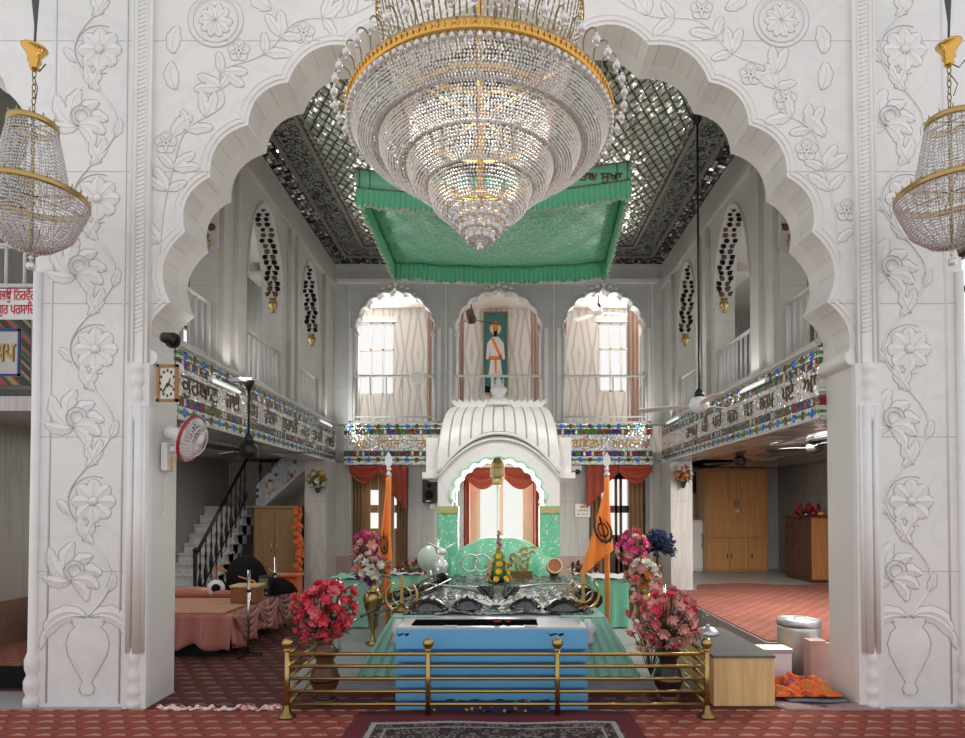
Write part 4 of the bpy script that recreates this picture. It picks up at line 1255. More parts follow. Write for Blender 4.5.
# ---------------------------------------------------------------- blue donation box
YBX = 4.44
bx0, bx1 = X(396, YBX), X(587.5, YBX); zbt = Z(629, YBX)
bx = thing('donation_box', ((bx0+bx1)/2, YBX+.22, .012), 'blue painted steel donation box with grooved front and slotted metal top', 'donation box')
m = MB(); pr = [(YBX+.40, .015), (YBX+.40, zbt)]
zs = [zbt, zbt-.15]; 
prof = [(YBX, zbt), (YBX, zbt-.148)]
z = zbt-.148
for i in range(5):
    prof += [(YBX+.06, z-.004), (YBX+.06, z-.022), (YBX, z-.026)]
    z2 = z-.094; z = max(z2, .03); prof.append((YBX, z))
prof.append((YBX, .015))
m.prism(prof+[(YBX+.40, .015), (YBX+.40, zbt)], 'x', bx0, bx1); m.build('body', BLUE, bx, bevel=.004)
ins = .055
m = MB(); ty0, ty1 = YBX+.0, YBX+.40
def fr(x0, x1, y0, y1): m.box(x0, x1, y0, y1, zbt, zbt+.012)
fr(bx0+.01, bx1-.01, ty0+.005, ty0+.06); fr(bx0+.01, bx1-.01, ty1-.05, ty1-.005); fr(bx0+.01, bx0+.10, ty0+.06, ty1-.05); fr(bx1-.36, bx1-.01, ty0+.06, ty1-.05)
for x in (bx0+.40, bx1-.42): m.box(x-.05, x+.05, ty0+.012, ty0+.04, zbt+.012, zbt+.02)
m.build('slotted_top', STEEL, bx)
m = MB(); m.box(bx0+.10, bx1-.36, ty0+.06, ty1-.05, zbt+.001, zbt+.003); m.build('slot', SLOTB, bx)
def lean(m, px, py, w):
    pass
for i, (px, w) in enumerate(((397, .09), (547, .12))):
    m = MB()
    x = X(px, YBX)
    for j in range(7): m.box(x+j*w/7, x+j*w/7+w/6.6, YBX-.002, YBX+.001, zbt-.034-.006*((j*3) % 4), zbt-.030-.004*((j*5) % 3))
    m.build('worn_scratch', CHAR, bx)
for i, (px, py) in enumerate(((497, 621), (508, 620))):
    p = at(px, py, 4.62); m = MB(); m.sphere((p[0], 4.60, zbt+.028), .024 if i == 0 else .016, 9, 6, (1.3, 1, .8)); tag(m.build('rose_petal', F_RED), 'dark red flower head on the slot of the donation box, %s of two' % ('larger' if i == 0 else 'smaller'), 'flower')
# ---------------------------------------------------------------- brass railing in front
Yr = 4.30
fn_ = thing('brass_railing', (0, Yr, .012), 'brass railing with ball topped posts and five bars before the blue box', 'railing')
fx = [X(288.5, Yr), X(428.5, Yr), X(557, Yr), X(705.5, Yr)]
rz = [Z(q, Yr) for q in (654, 666.2, 678.6, 691.4, 704.2)]
ztop = Z(648, Yr)
def post(x, y, base):
    p = MB(); p.lathe([(.019,.012),(.019, ztop)], (x, y, 0), 12); po = p.build('post', BRASS, fn_)
    p = MB(); p.lathe([(.022,ztop-.02),(.03,ztop-.012),(.018,ztop)], (x, y, 0), 14); p.sphere((x, y, ztop+.034), .040, 14, 9); p.build('ball_finial', BRASS, po)
    if base:
        p = MB(); p.lathe([(.062,.013),(.062,.025),(.035,.045),(.022,.07),(.02,.10)], (x, y, 0), 16); p.build('flange', BRASSD, po)
for i, x in enumerate(fx): post(x, Yr, i in (0, 3))
for s_, x in ((-1, fx[0]), (1, fx[3])): post(x, 5.15, True)
for z in rz:
    p = MB(); p.cyl((fx[0], Yr, z), (fx[3], Yr, z), .0125, n=10); p.build('bar', BRASS, fn_)
    for x in (fx[0], fx[3]): p = MB(); p.cyl((x, Yr, z), (x, 5.15, z), .0125, n=10); p.build('side_bar', BRASS, fn_)
# rugs by the railing
m = MB()
rg = MB(); yr0, yr1 = 3.15, 4.385
rg.grid(lambda u, v: (X(494, 4.3)+(u-.5)*1.96, yr0+(yr1-yr0)*v+.012*math.sin(u*9), .020+.005*math.sin(u*13+v*4)), 40, 12)
tag(rg.build('rug', RUG, solid=.010), 'dark red bordered patterned rug lying in front of the brass railing', 'rug')
fs = MB(); fs.grid(lambda u, v: (X(432, 4.42)+u*.86, 4.385+.05*v, .016+.07*v+.012*math.sin(u*30+v*3)), 40, 4); tag(fs.build('folded_cloth', cloth('dark_floral_cloth', (.02,.02,.045), (.5,.32,.05), 22, .8, 0, (.45,.12,.05)), solid=.006), 'dark floral cloth tucked under the foot of the blue donation box', 'cloth')
# white frilled cloth at both ends of the box
for s_, x, side in ((-1, bx0-.05, 'left'), (1, bx1+.06, 'right')):
    m = MB(); m.lathe([(.02,.40),(.05,.43),(.035,.48),(.055,.52),(.04,.57),(.02,.60)], (x, 4.86, 0), 20, None, lambda a, z: 1+.28*math.sin(a*6+z*30)); tag(m.build('lace_rosette', WHITEC), 'small white lace rosette at the %s end of the blue box' % side, 'decoration')
# ================================================================ vases, flowers, flags
def vase_big(px, Y, label, mats, fl, seed, grp, cz, rad, base_z):
    x = X(px, Y)
    t = thing('flower_vase', (x, Y, base_z), label, 'flower vase', grp)
    k = .92
    m = MB(); pr = [(.10,0),(.11,.02),(.09,.04),(.07,.07),(.085,.10),(.115,.16),(.12,.22),(.10,.27),(.075,.31),(.07,.35),(.10,.40),(.105,.43),(.075,.46),(.06,.50),(.08,.52)]
    m.lathe([(r*k, z*k) for r, z in pr], (x, Y, base_z+.004), 20); v = m.build('vase', mats[0], t)
    for z0, r0, mt in ((.045, .092, mats[1]), (.20, .122, mats[2]), (.305, .082, mats[1]), (.415, .106, mats[2])):
        m = MB(); m.lathe([(r0*k*.9, z0*k-.018), (r0*k*1.02, z0*k-.012), (r0*k*1.02, z0*k+.012), (r0*k*.9, z0*k+.018)], (x, Y, base_z+.004), 20); m.build('band', mt, v)
    bouquet(t, (x-.0, Y, cz), rad, fl, 66, .047, seed, leaves=26, base=(x, Y, base_z+.48), sc=(1.05, .8, 1))
    return t
vase_big(326, 4.62, 'black and brown banded vase of coral red flowers inside the left end of the railing', (VASEB, VASED, VASED), ['coral','coral','coral','pink'], 3, None, Z(612, 4.62), .225, .012)
vase_big(667, 4.62, 'dark ornate vase of rose pink flowers inside the right end of the railing', (VASED, VASEB, BRASSD), ['pink','pale','pale','coral'], 8, None, Z(620, 4.62), .225, .012)
# the pink spray that leans up beside the right vase
x, Y = X(650, 5.0), 5.0
t = thing('flower_spray', (x, Y, .10), 'loose tall spray of pale pink flowers behind the rose pink vase', 'flowers')
bouquet(t, (X(648,5.0), Y, Z(612,5.0)), .24, ['pale','pink','pale'], 18, .055, 21, leaves=6, base=(x, Y, .11), sc=(.75,.6,1.15))
# brass urn vases with mixed bouquets
def urn(px, Y, pyc, label, kinds, seed):
    x = X(px, Y)
    t = thing('brass_urn', (x, Y, .10), label, 'flower vase', 'brass urns of mixed flowers')
    m = MB(); m.lathe([(.075,.10),(.08,.115),(.04,.135),(.018,.17),(.016,.21),(.03,.28),(.055,.38),(.085,.48),(.102,.55),(.095,.60),(.06,.635),(.03,.65),(.042,.665),(.030,.68),(.026,.76),(.045,.78),(.055,.79)], (x, Y, .003), 22); m.build('urn', BRASS, t)
    bouquet(t, (x, Y, Z(pyc, Y)), .155, kinds, 34, .055, seed, leaves=14, base=(x, Y, .78), sc=(1.1,.9,.9))
    return t
urn(373.5, 6.2, 569, 'slender brass urn of orange white and purple flowers beside the chrome rail', ['white','white','orange','purple','white','pale'], 31)
urn(643, 6.2, 575, 'slender brass urn of white and orange roses below the blue plume', ['white','orange','white','orange','pale'], 37)
# fuchsia flowers on thin stands behind
def spray(px, py, Y, rad, kinds, n, size, seed, label, cat, zb=.10, grp=None, sc=(1,.8,1.1), pot=None, leaves=8):
    x = X(px, Y)
    t = thing('potted_flowers', (x, Y, zb), label, cat, grp)
    zc = Z(py, Y)
    m = MB(); m.lathe([(.07,zb),(.085,zb+.03),(.05,zb+.10),(.035,zb+.2),(.05,max(zb+.25, zc-rad-.06)),(.07,max(zb+.3, zc-rad))], (x, Y, .003), 16); m.build('vase', pot or BRASSD, t)
    bouquet(t, (x, Y, zc), rad, kinds, n, size, seed, leaves=leaves, base=(x, Y, max(zb+.28, zc-rad-.02)), sc=sc)
    return t
spray(368, 548, 7.75, .17, ['fuch','pink','fuch','pale'], 26, .065, 41, 'fuchsia orchids in a tall vase behind the left orange flag', 'flower vase')
spray(633, 548, 7.7, .19, ['fuch','pink','fuch','pale'], 30, .065, 43, 'fuchsia orchids in a tall vase between the right flag and blue plume', 'flower vase')
def plume(px, py, Y, label):
    x = X(px, Y); t = thing('feather_plume', (x, Y, .10), label, 'plume'); zc = Z(py, Y)
    m = MB(); m.lathe([(.09,.10),(.10,.13),(.06,.2),(.045,.45),(.06,.70),(.08,.74)], (x, Y, .003), 16); m.build('vase', BRASSD, t)
    m = MB(); rr = random.Random(4)
    for i in range(170):
        a = rr.random()*2*pi; el = rr.uniform(-.35, 1.45); L = .27*rr.uniform(.7, 1.1)
        d = Vector((math.cos(a)*math.cos(el), math.sin(a)*math.cos(el), math.sin(el)))
        o = Vector((x, Y, zc-.06)); 
        m.tube([o+d*L*.1, o+d*L*.6+Vector((0,0,.02)), o+d*L], [.004,.016,.003], 5)
    for i in range(90):
        a = rr.random()*2*pi; el = rr.uniform(-.3, 1.4); L = .26*rr.uniform(.6, 1.05)
        m.sphere(Vector((x, Y, zc-.06))+Vector((math.cos(a)*math.cos(el), math.sin(a)*math.cos(el), math.sin(el)))*L, .022, 6, 4)
    m.build('feathers', F_BLUE, t)['kind'] = 'stuff'
    m = MB(); m.cyl((x, Y, .72), (x, Y, zc-.04), .015, n=8); m.build('stalk', STEM, t)
plume(657, 545, 8.0, 'dark blue feathery plume standing by the right marble column')
# red roses in low bowls
for px, py, Y, lab in ((412, 571, 7.65, 'low bowl of dark red roses beside the glass bird'), (584, 571, 7.65, 'low bowl of dark red roses behind the right flag tip')):
    x = X(px, Y); t = thing('rose_bowl', (x, Y, .69), lab, 'flower bowl')
    m = MB(); m.lathe([(.05,0),(.10,.03),(.12,.07),(.10,.075)], (x, Y, .69), 18); m.build('bowl', LEAFL, t)
    bouquet(t, (x, Y, Z(py-3, Y)), .12, ['red','red2','red'], 18, .042, px, leaves=30, sc=(1.5,1,.75), base=(x, Y, .74))
# yellow flower cone with pink tip
x, Y = X(499, 7.0), 7.0
t = thing('flower_arrangement', (x, Y, ZT+.02), 'cone of yellow flowers with a pink tip in a black bowl before the green spread', 'flowers')
m = MB(); m.lathe([(.05,0),(.09,.03),(.11,.07),(.07,.09)], (x-.0, Y, ZT+.03), 16); m.build('bowl', BLACK, t)
rr = random.Random(9); zt_ = Z(549, Y); zb_ = Z(578, Y)
cnt = 0
for lv in range(5):
    n = [7, 6, 5, 4, 1][lv]; z = zb_+(zt_-zb_)*lv/4; r = [.13, .11, .085, .05, .0][lv]
    for i in range(n):
        a = 2*pi*i/n+lv*.5; d = Vector((math.cos(a), math.sin(a), .5))
        inst('blossom', B['yellow'], t, Vector((x+r*math.cos(a), Y+r*math.sin(a), z))-t.location, d.to_track_quat('Z','Y').to_euler(), .040)
for i in range(16):
    a = rr.random()*2*pi; r = .10+.08*rr.random(); inst('small_blossom', B[rr.choice(['purple','fuch','red2'])], t, Vector((x+r*math.cos(a), Y-abs(r*math.sin(a))*.6, zb_+rr.random()*.22))-t.location, (rr.random(), rr.random(), 0), .022)
for i in range(9): inst('tip_blossom', B['fuch'], t, Vector((x+.012*math.sin(i*2), Y, zt_+.03+.021*i))-t.location, (pi/2.4, 0, i*2.0), .026-.001*i)
m = MB(); m.tube([(x, Y, ZT+.06), (x, Y, zt_+.2)], .01, 6); m.lathe([(.10, ZT+.10), (.09, zb_+.08), (.03, zt_-.02)], (x, Y, 0), 12); m.build('foliage_core', LEAFL, t)
# wall bouquets on the two columns
for px, py, kinds, seed, lab in ((317, 479, ['yellow','yellow','white'], 51, 'yellow flower ball fixed on the left marble column'), (684, 474, ['pale','white','orange'], 53, 'peach and cream flower posy fixed on the right marble column')):
    Y = 9.05; x = X(px, Y); t = thing('wall_posy', (x, Y+.09, Z(py+8, Y)), lab, 'flowers')
    bouquet(t, (x, Y, Z(py, Y)), .125, kinds, 26, .045, seed, leaves=40, sc=(1, .7, 1.1 if px < 500 else .9))
    m = MB(); m.lathe([(.02, Z(py+14,Y)), (.07, Z(py+5,Y)), (.08, Z(py+2,Y))], (x, Y+.03, 0), 12); m.build('holder', LEAF, t)
# ---------------------------------------------------------------- saffron flags
def flag(px, Y, label, tip, spread):
    x = X(px, Y)
    t = thing('flag', (x, Y, .10), label, 'flag', 'saffron flags with steel finials')
    ztop_ = Z(476, Y)
    m = MB(); m.lathe([(.030,.10),(.030, ztop_)], (x, Y, .003), 12, None, lambda a, z: 1+.06*math.sin(a*3+z*40)); m.build('wrapped_pole', ORANGE, t)
    m = MB(); z = Z(474, Y)
    m.lathe([(.03,ztop_-.02),(.032,z+.01),(.016,z+.03),(.03,z+.05),(.028,z+.07),(.012,z+.085)], (x, Y, 0), 12)
    m.prism([(x-.012, z+.08), (x-.045, z+.13), (x-.038, z+.19), (x, z+.255), (x+.038, z+.19), (x+.045, z+.13), (x+.012, z+.08)], 'y', Y-.008, Y+.008); m.build('spear_finial', STEEL, t)
    zlow, zin = Z(tip[1], Y), Z(spread[1], Y); xt = X(tip[0], Y); xi = X(spread[0], Y)
    def fn(u, v):
        xa = x+(xi-x)*v; xb = x-.012+(xt-x)*v**1.15
        zz = ztop_-.02-(ztop_-(zin+(zlow-zin)*u))*v
        return (xa+(xb-xa)*u, Y-.045-.035*math.sin(u*pi*3.2)*v-.02*v, zz)
    m = MB(); m.grid(fn, 28, 24); f = m.build('cloth', ORANGE, t, solid=.005)
    # black emblem laid on the cloth
    em = MB(); khanda(em, Matrix.Identity(4), 1.0, .02, 1.9)
    cu, cv = (.42, .62) if px > 500 else (.52, .70)
    sz = .28 if px > 500 else .25
    P0 = Vector(fn(cu, cv)); 
    em2 = MB()
    for fidx, f_ in enumerate(em.f): pass
    sxx = .72 if px > 500 else .40
    shear = -.25 if px > 500 else -.05
    vs = [(P0.x+p[0]*sz*sxx+shear*p[2]*sz, P0.y-.052-abs(p[1])*.05, P0.z+p[2]*sz) for p in em.v]
    em2.add(vs, em.f, False); em2.build('khanda_print', BLACK, f)
flag(388.5, 6.9, 'furled saffron flag on the left of the throne', (377, 576), (393.5, 560))
flag(607, 6.9, 'spread saffron flag on the right of the throne', (579, 576), (612, 548))
# orange tassel near the left flag
m = MB(); x, Y = X(386, 6.1), 6.1
m.tube([(x, Y, Z(578,Y)), (x-.015, Y, Z(590,Y)), (x+.01, Y, Z(603,Y))], .018, 8); m.lathe([(.012,0),(.035,-.03),(.04,-.06),(.02,-.075)], (x+.01, Y, Z(603,Y)), 10); m.tube([(x, Y, Z(578,Y)), (X(388.5,6.9), 6.86, Z(572,6.9))], .012, 6); tag(m.build('tassel', ORANGE2), 'orange tassel hanging from the left flag pole beside the brass urn', 'tassel')
# ---------------------------------------------------------------- emblems before the green spread
Y = 7.45
t = thing('ring_emblem', (X(476,Y), Y, ZT+.03), 'two interlocked steel rings on a stand before the green spread', 'emblem')
for dx in (-.07, .07):
    m = MB(); m.tube([(X(476,Y)+dx+.105*math.cos(i*pi/14), Y+.01*(1 if dx > 0 else -1), Z(563,Y)+.105*math.sin(i*pi/14)) for i in range(28)], .012, 8, True); m.build('ring', STEEL, t)
m = MB(); m.box(X(476,Y)-.12, X(476,Y)+.12, Y-.03, Y+.03, ZT+.02, ZT+.05); m.cyl((X(476,Y), Y, ZT+.05), (X(476,Y), Y, Z(566,Y)), .010, n=8); m.build('stand', STEEL, t)
t = thing('script_emblem', (X(521,Y), Y, ZT+.03), 'gilt script emblem standing right of the yellow flower cone', 'emblem')
text('ੴ', .34, BRASS, Matrix(((1,0,0,X(509,Y)),(0,0,-1,Y),(0,1,0,Z(571,Y)),(0,0,0,1))), t, 'emblem', .012, squeeze=.36, bold=.012)
m = MB(); m.box(X(521,Y)-.14, X(521,Y)+.14, Y-.03, Y+.03, ZT+.02, Z(571,Y)); m.build('stand', BRASSD, t)
# leather-headed drum
Y = 7.55; x = X(554, Y)
t = thing('hand_drum', (x, Y, ZT+.02), 'small brown hand drum with a rope rim beside the green spread', 'drum')
zc = Z(567, Y)
m = MB(); m.lathe([(.085,-.08),(.10,0),(.085,.08)], (x, Y, zc), 20, Matrix.Rotation(pi/2-.3, 3, 'X')); m.build('shell', HARM, t)
m = MB(); Rm = Matrix.Rotation(pi/2-.3, 3, 'X')
m.tube([Vector((x,Y,zc))+Rm@Vector((.09*math.cos(i*pi/12), .09*math.sin(i*pi/12), .08)) for i in range(24)], .010, 6, True); m.build('rim', OAK, t)
m = MB(); m.box(x-.05, x+.05, Y+.0, Y+.10, ZT+.012, zc-.09); m.build('rest', BLACK, t)
# glass bird on pedestal and silvery globe fan behind
Y = 6.9; x = X(441, Y)
t = thing('glass_ornament', (x, Y, ZT+.02), 'clear glass bird ornament on a pedestal at the left of the green spread', 'ornament')
GL2 = NT('pale_crystal_ornament', (.86,.90,.88), .08, .25, **{'Transmission Weight': .35}).m
m = MB(); m.lathe([(.09,.0),(.10,.02),(.06,.05),(.035,.09),(.05,.13),(.085,.19),(.09,.23),(.05,.27),(.03,.30),(.045,.33)], (x, Y, ZT+.03), 20); m.build('pedestal', GL2, t)
m = MB(); zb_ = ZT+.36
m.tube([(x+.07, Y, zb_+.02), (x+.03, Y, zb_+.03), (x-.02, Y, zb_+.05), (x-.05, Y, zb_+.11), (x-.03, Y, zb_+.17), (x-.06, Y, zb_+.19)], [.015,.045,.05,.025,.022,.006], 10); m.build('bird', GL2, t)
for s_ in (-1, 1):
    m = MB(); m.tube([(x, Y, zb_+.04), (x+s_*.08+.02, Y+.03*s_, zb_+.10), (x+s_*.17+.02, Y+.05*s_, zb_+.15)], [.02,.040,.004], 8, False, .4); m.build('wing', GL2, t)
Y = 7.25; x = X(431, Y)
t = thing('peacock_fan', (x, Y, ZT), 'round pale fan standing behind the glass bird', 'fan')
m = MB(); m.lathe([(.001,-.012),(.16,-.010),(.165,0),(.16,.010),(.001,.014)], (x, Y, Z(559,Y)), 28, Matrix.Rotation(pi/2, 3, 'X')); m.build('disc', plain('pale_fan_disc', (.50,.60,.52), .3, .1), t)
m = MB(); m.cyl((x, Y, ZT+.02), (x, Y, Z(570,Y)), .016, n=10); m.lathe([(.06,ZT+.012),(.05,ZT+.03),(.015,ZT+.06)], (x, Y, 0), 14); m.build('handle', STEEL, t)
# side tables with cloths
def side_table(x0, x1, y0, y1, zt_, mat, label, top=None):
    t = thing('side_table', ((x0+x1)/2, (y0+y1)/2, .10), label, 'side table')
    m = MB(); cx_, cy_ = (x0+x1)/2, (y0+y1)/2; hx_, hy_ = (x1-x0)/2, (y1-y0)/2
    def fn(u, v):
        a = u*2*pi; k = 1/max(abs(math.cos(a)), abs(math.sin(a)))
        r = 1.0+.05*(1-v)*math.sin(u*60)
        return (cx_+hx_*math.cos(a)*k*r, cy_+hy_*math.sin(a)*k*r, .115+(zt_-.115)*v)
    m.grid(fn, 120, 5, cu=True); m.box(x0, x1, y0, y1, zt_-.012, zt_+.004); m.build('skirt', mat, t)
    if top:
        m = MB(); m.grid(lambda u, v: (x0-.03+(x1-x0+.06)*u, y0-.03+(y1-y0+.06)*v, zt_+.012+.02*abs(math.sin(u*9+v*5))), 20, 14); m.build('top_cloth', top, t, solid=.006)
side_table(X(393,7.7), X(423,7.7), 7.45, 8.05, .66, SHEERG, 'small table draped in white satin between the flag and glass bird', WHITEC)
side_table(X(574,7.7), X(595,7.7), 7.45, 8.05, .66, SHEERG, 'small table draped in white satin behind the right rose bowl', WHITEC)
side_table(X(594,7.0), X(628,7.0), 7.0, 7.42, .66, GREEN, 'green cloth covered table behind the right ring emblem', WHITEC)
side_table(X(337,7.2), X(372,7.2), 7.0, 7.5, .66, SHEERG, 'sea green cloth covered table behind the chrome ball post', GREEN)
# chrome guard rail at the left of the dais
t = thing('chrome_rail', (X(340,5.9), 6.6, .10), 'short chrome guard rail with a ball topped post left of the brass urn', 'railing')
p0 = (-1.56, 5.9); p1 = (-1.56, 7.2); p1 = (X(374, 6.9), 7.1)
zt_ = Z(586, 5.9)
for (x, y) in (p0, p1): m = MB(); m.cyl((x, y, .103), (x, y, zt_), .018, n=12); m.build('post', CHROME, t)
m = MB(); m.sphere((p0[0], p0[1], zt_+.03), .045, 16, 10); m.build('ball_finial', CHROME, t)
for z in (zt_-.05, zt_-.25, zt_-.42): m = MB(); m.cyl((p0[0], p0[1], z), (p1[0], p1[1], z), .012, n=10); m.build('bar', CHROME, t)
m = MB(); x, Y = X(663, 5.6), 5.6; m.cyl((x, Y, .102), (x, Y, Z(585,Y)), .022, n=12); tag(m.build('chrome_post', CHROME), 'single chrome post rising among the pink flowers at the right', 'post')
# ================================================================ chandeliers
def bead_shell(m, prof, rows, dens, r, c, jit=.0, seed=1):
    rr = random.Random(seed)
    L = [0]
    for p, q in zip(prof, prof[1:]): L.append(L[-1]+math.hypot(q[0]-p[0], q[1]-p[1]))
    for i in range(rows):
        d = L[-1]*i/max(1, rows-1)
        for j in range(len(prof)-1):
            if L[j+1] >= d-1e-9:
                t = (d-L[j])/(L[j+1]-L[j]+1e-9); break
        R_ = prof[j][0]+(prof[j+1][0]-prof[j][0])*t; z = prof[j][1]+(prof[j+1][1]-prof[j][1])*t
        n = max(3, int(2*pi*R_/dens)); ph = rr.random()
        for k in range(n):
            a = 2*pi*(k+ph)/n
            m.octa((c[0]+R_*math.cos(a), c[1]+R_*math.sin(a), c[2]+z+rr.uniform(-jit, jit)), r*rr.uniform(.8, 1.15), 1.15)
def hoop(m, c, R_, z, w, h, n=72):
    m.lathe([(R_-w, z-h), (R_+w, z-h), (R_+w*1.2, z), (R_+w, z+h), (R_-w, z+h), (R_-w, z-h)], c, n, cap=False)
YC = 3.5; xc_ = X(480, YC)
RIM = [(.755, at(480, 24, YC-.755)[2]), (.585, at(480, 77, YC-.585)[2]), (.428, at(480, 119, YC-.428)[2]), (.303, at(480, 156, YC-.303)[2]), (.187, at(480, 193, YC-.187)[2])]
ZTIP = at(482, 247, YC)[2]
ch = thing('chandelier', (xc_, YC, ZTIP), 'huge tiered crystal chandelier hanging in the middle of the arch', 'chandelier')
C0 = (xc_, YC, 0)
for i, (R_, z) in enumerate(RIM):
    m = MB(); hoop(m, C0, R_, z, .008 if i else .012, .008 if i else .032); g = m.build('hoop', GOLD, ch)
    if i == 0:
        m = MB()
        for k in range(150):
            a = 2*pi*k/150; m.octa((xc_+.772*math.cos(a), YC+.772*math.sin(a), z), .010, 1.6)
        m.build('embossed_band', GOLD, g)
    m = MB()
    if i < 4:
        R2, z2 = RIM[i+1]
        z2 = z2+.012
        prof = [(R_+.004, z-.015), (R_-.012, z-.06), (R_*.70+R2*.30, z*.55+z2*.45-.075), (R_*.3+R2*.7, z*.22+z2*.78-.065), (R2+.004, z2-.022)]
        rows = [17, 15, 13, 12][i]
    else:
        prof = [(R_, z-.01), (R_*.97, z-.05), (R_*.66, z-.12), (.035, ZTIP+.045)]; rows = 10
    bead_shell(m, prof, rows, .0170, .0090, C0, .002, i)
    # hanging threads that join the rows
    o = m.build('bead_curtain', CRYS, ch); o['kind'] = 'stuff'
    m = MB(); nn = [64, 52, 40, 30, 18][i]
    for k in range(nn):
        a = 2*pi*k/nn
        m.tube([(xc_+r*math.cos(a), YC+r*math.sin(a), zz+.0) for r, zz in prof], .0022, 3)
    m.build('wire_cage', WIRE, ch)
# larger drops under the rim and at the tip
m = MB()
for k in range(110):
    a = 2*pi*k/110; m.sphere((xc_+.762*math.cos(a), YC+.762*math.sin(a), RIM[0][1]-.055), .017, 7, 5)
o = m.build('drop_row', CRYS, ch); o['kind'] = 'stuff'
m = MB()
for (r, z, n, s_) in ((.17, RIM[4][1]-.045, 22, .020), (.15, RIM[4][1]-.085, 20, .022), (.11, RIM[4][1]-.13, 15, .022), (.07, RIM[4][1]-.175, 10, .022), (.035, ZTIP+.04, 6, .02)):
    for k in range(n):
        a = 2*pi*(k+.3)/n; m.sphere((xc_+r*math.cos(a), YC+r*math.sin(a), z), s_, 8, 6)
o = m.build('drop_cluster', CRYS, ch); o['kind'] = 'stuff'
m = MB(); m.sphere((xc_, YC, ZTIP), .022, 12, 9); m.build('tip_ball', CRYS, ch)
# scrolled arms with a big drop each around the rim
zr = RIM[0][1]
mw = MB(); pts = [(0,0,.02)] + [(.005+.040*(1-math.cos(t)), 0, .09+.045*math.sin(t)) for t in [i*pi/9 for i in range(0, 10)]]
mw.tube(pts, .0042, 6); arm_me = meshof(mw, 'crystal_arm', WIRE)
md = MB(); md.sphere((.085, 0, .055), .021, 10, 8); md.sphere((.085,0,.085), .009, 8, 6); md.sphere((.085, 0, .025), .010, 6, 5); drop_me = meshof(md, 'crystal_drop', CRYS)
for k in range(48):
    a = 2*pi*k/48
    p = Vector((xc_+.75*math.cos(a), YC+.75*math.sin(a), zr))-ch.location
    o = inst('crystal_arm', arm_me, ch, p, (0, 0, a)); inst('crystal_drop', drop_me, o, (0, 0, 0))
# upper basket and stem
m = MB(); bp = [(.42, zr+.06), (.47, zr+.20), (.56, zr+.42), (.60, zr+.62)]
n = 90
for k in range(n):
    a = 2*pi*k/n; m.tube([(xc_+r*math.cos(a), YC+r*math.sin(a), z) for r, z in bp], .0045, 4)
m.build('upper_basket', WIRE, ch)
m = MB(); bead_shell(m, bp, 20, .03, .0095, C0, .004, 9); m.build('bead_curtain', CRYS, ch)['kind'] = 'stuff'
m = MB(); hoop(m, C0, .43, zr+.05, .010, .016); hoop(m, C0, .60, zr+.63, .01, .02); m.cyl((xc_, YC, zr-.5), (xc_, YC, 6.6), .02, n=10)
for k in range(8):
    a = k*pi/4; m.cyl((xc_, YC, zr+.05), (xc_+.75*math.cos(a), YC+.75*math.sin(a), zr), .006, n=6)
m.build('frame', GOLD, ch)
# rim bulbs inside the bowl
bm_ = MB(); bm_.sphere((0,0,0), .02, 8, 6, (1,1,1.5)); 
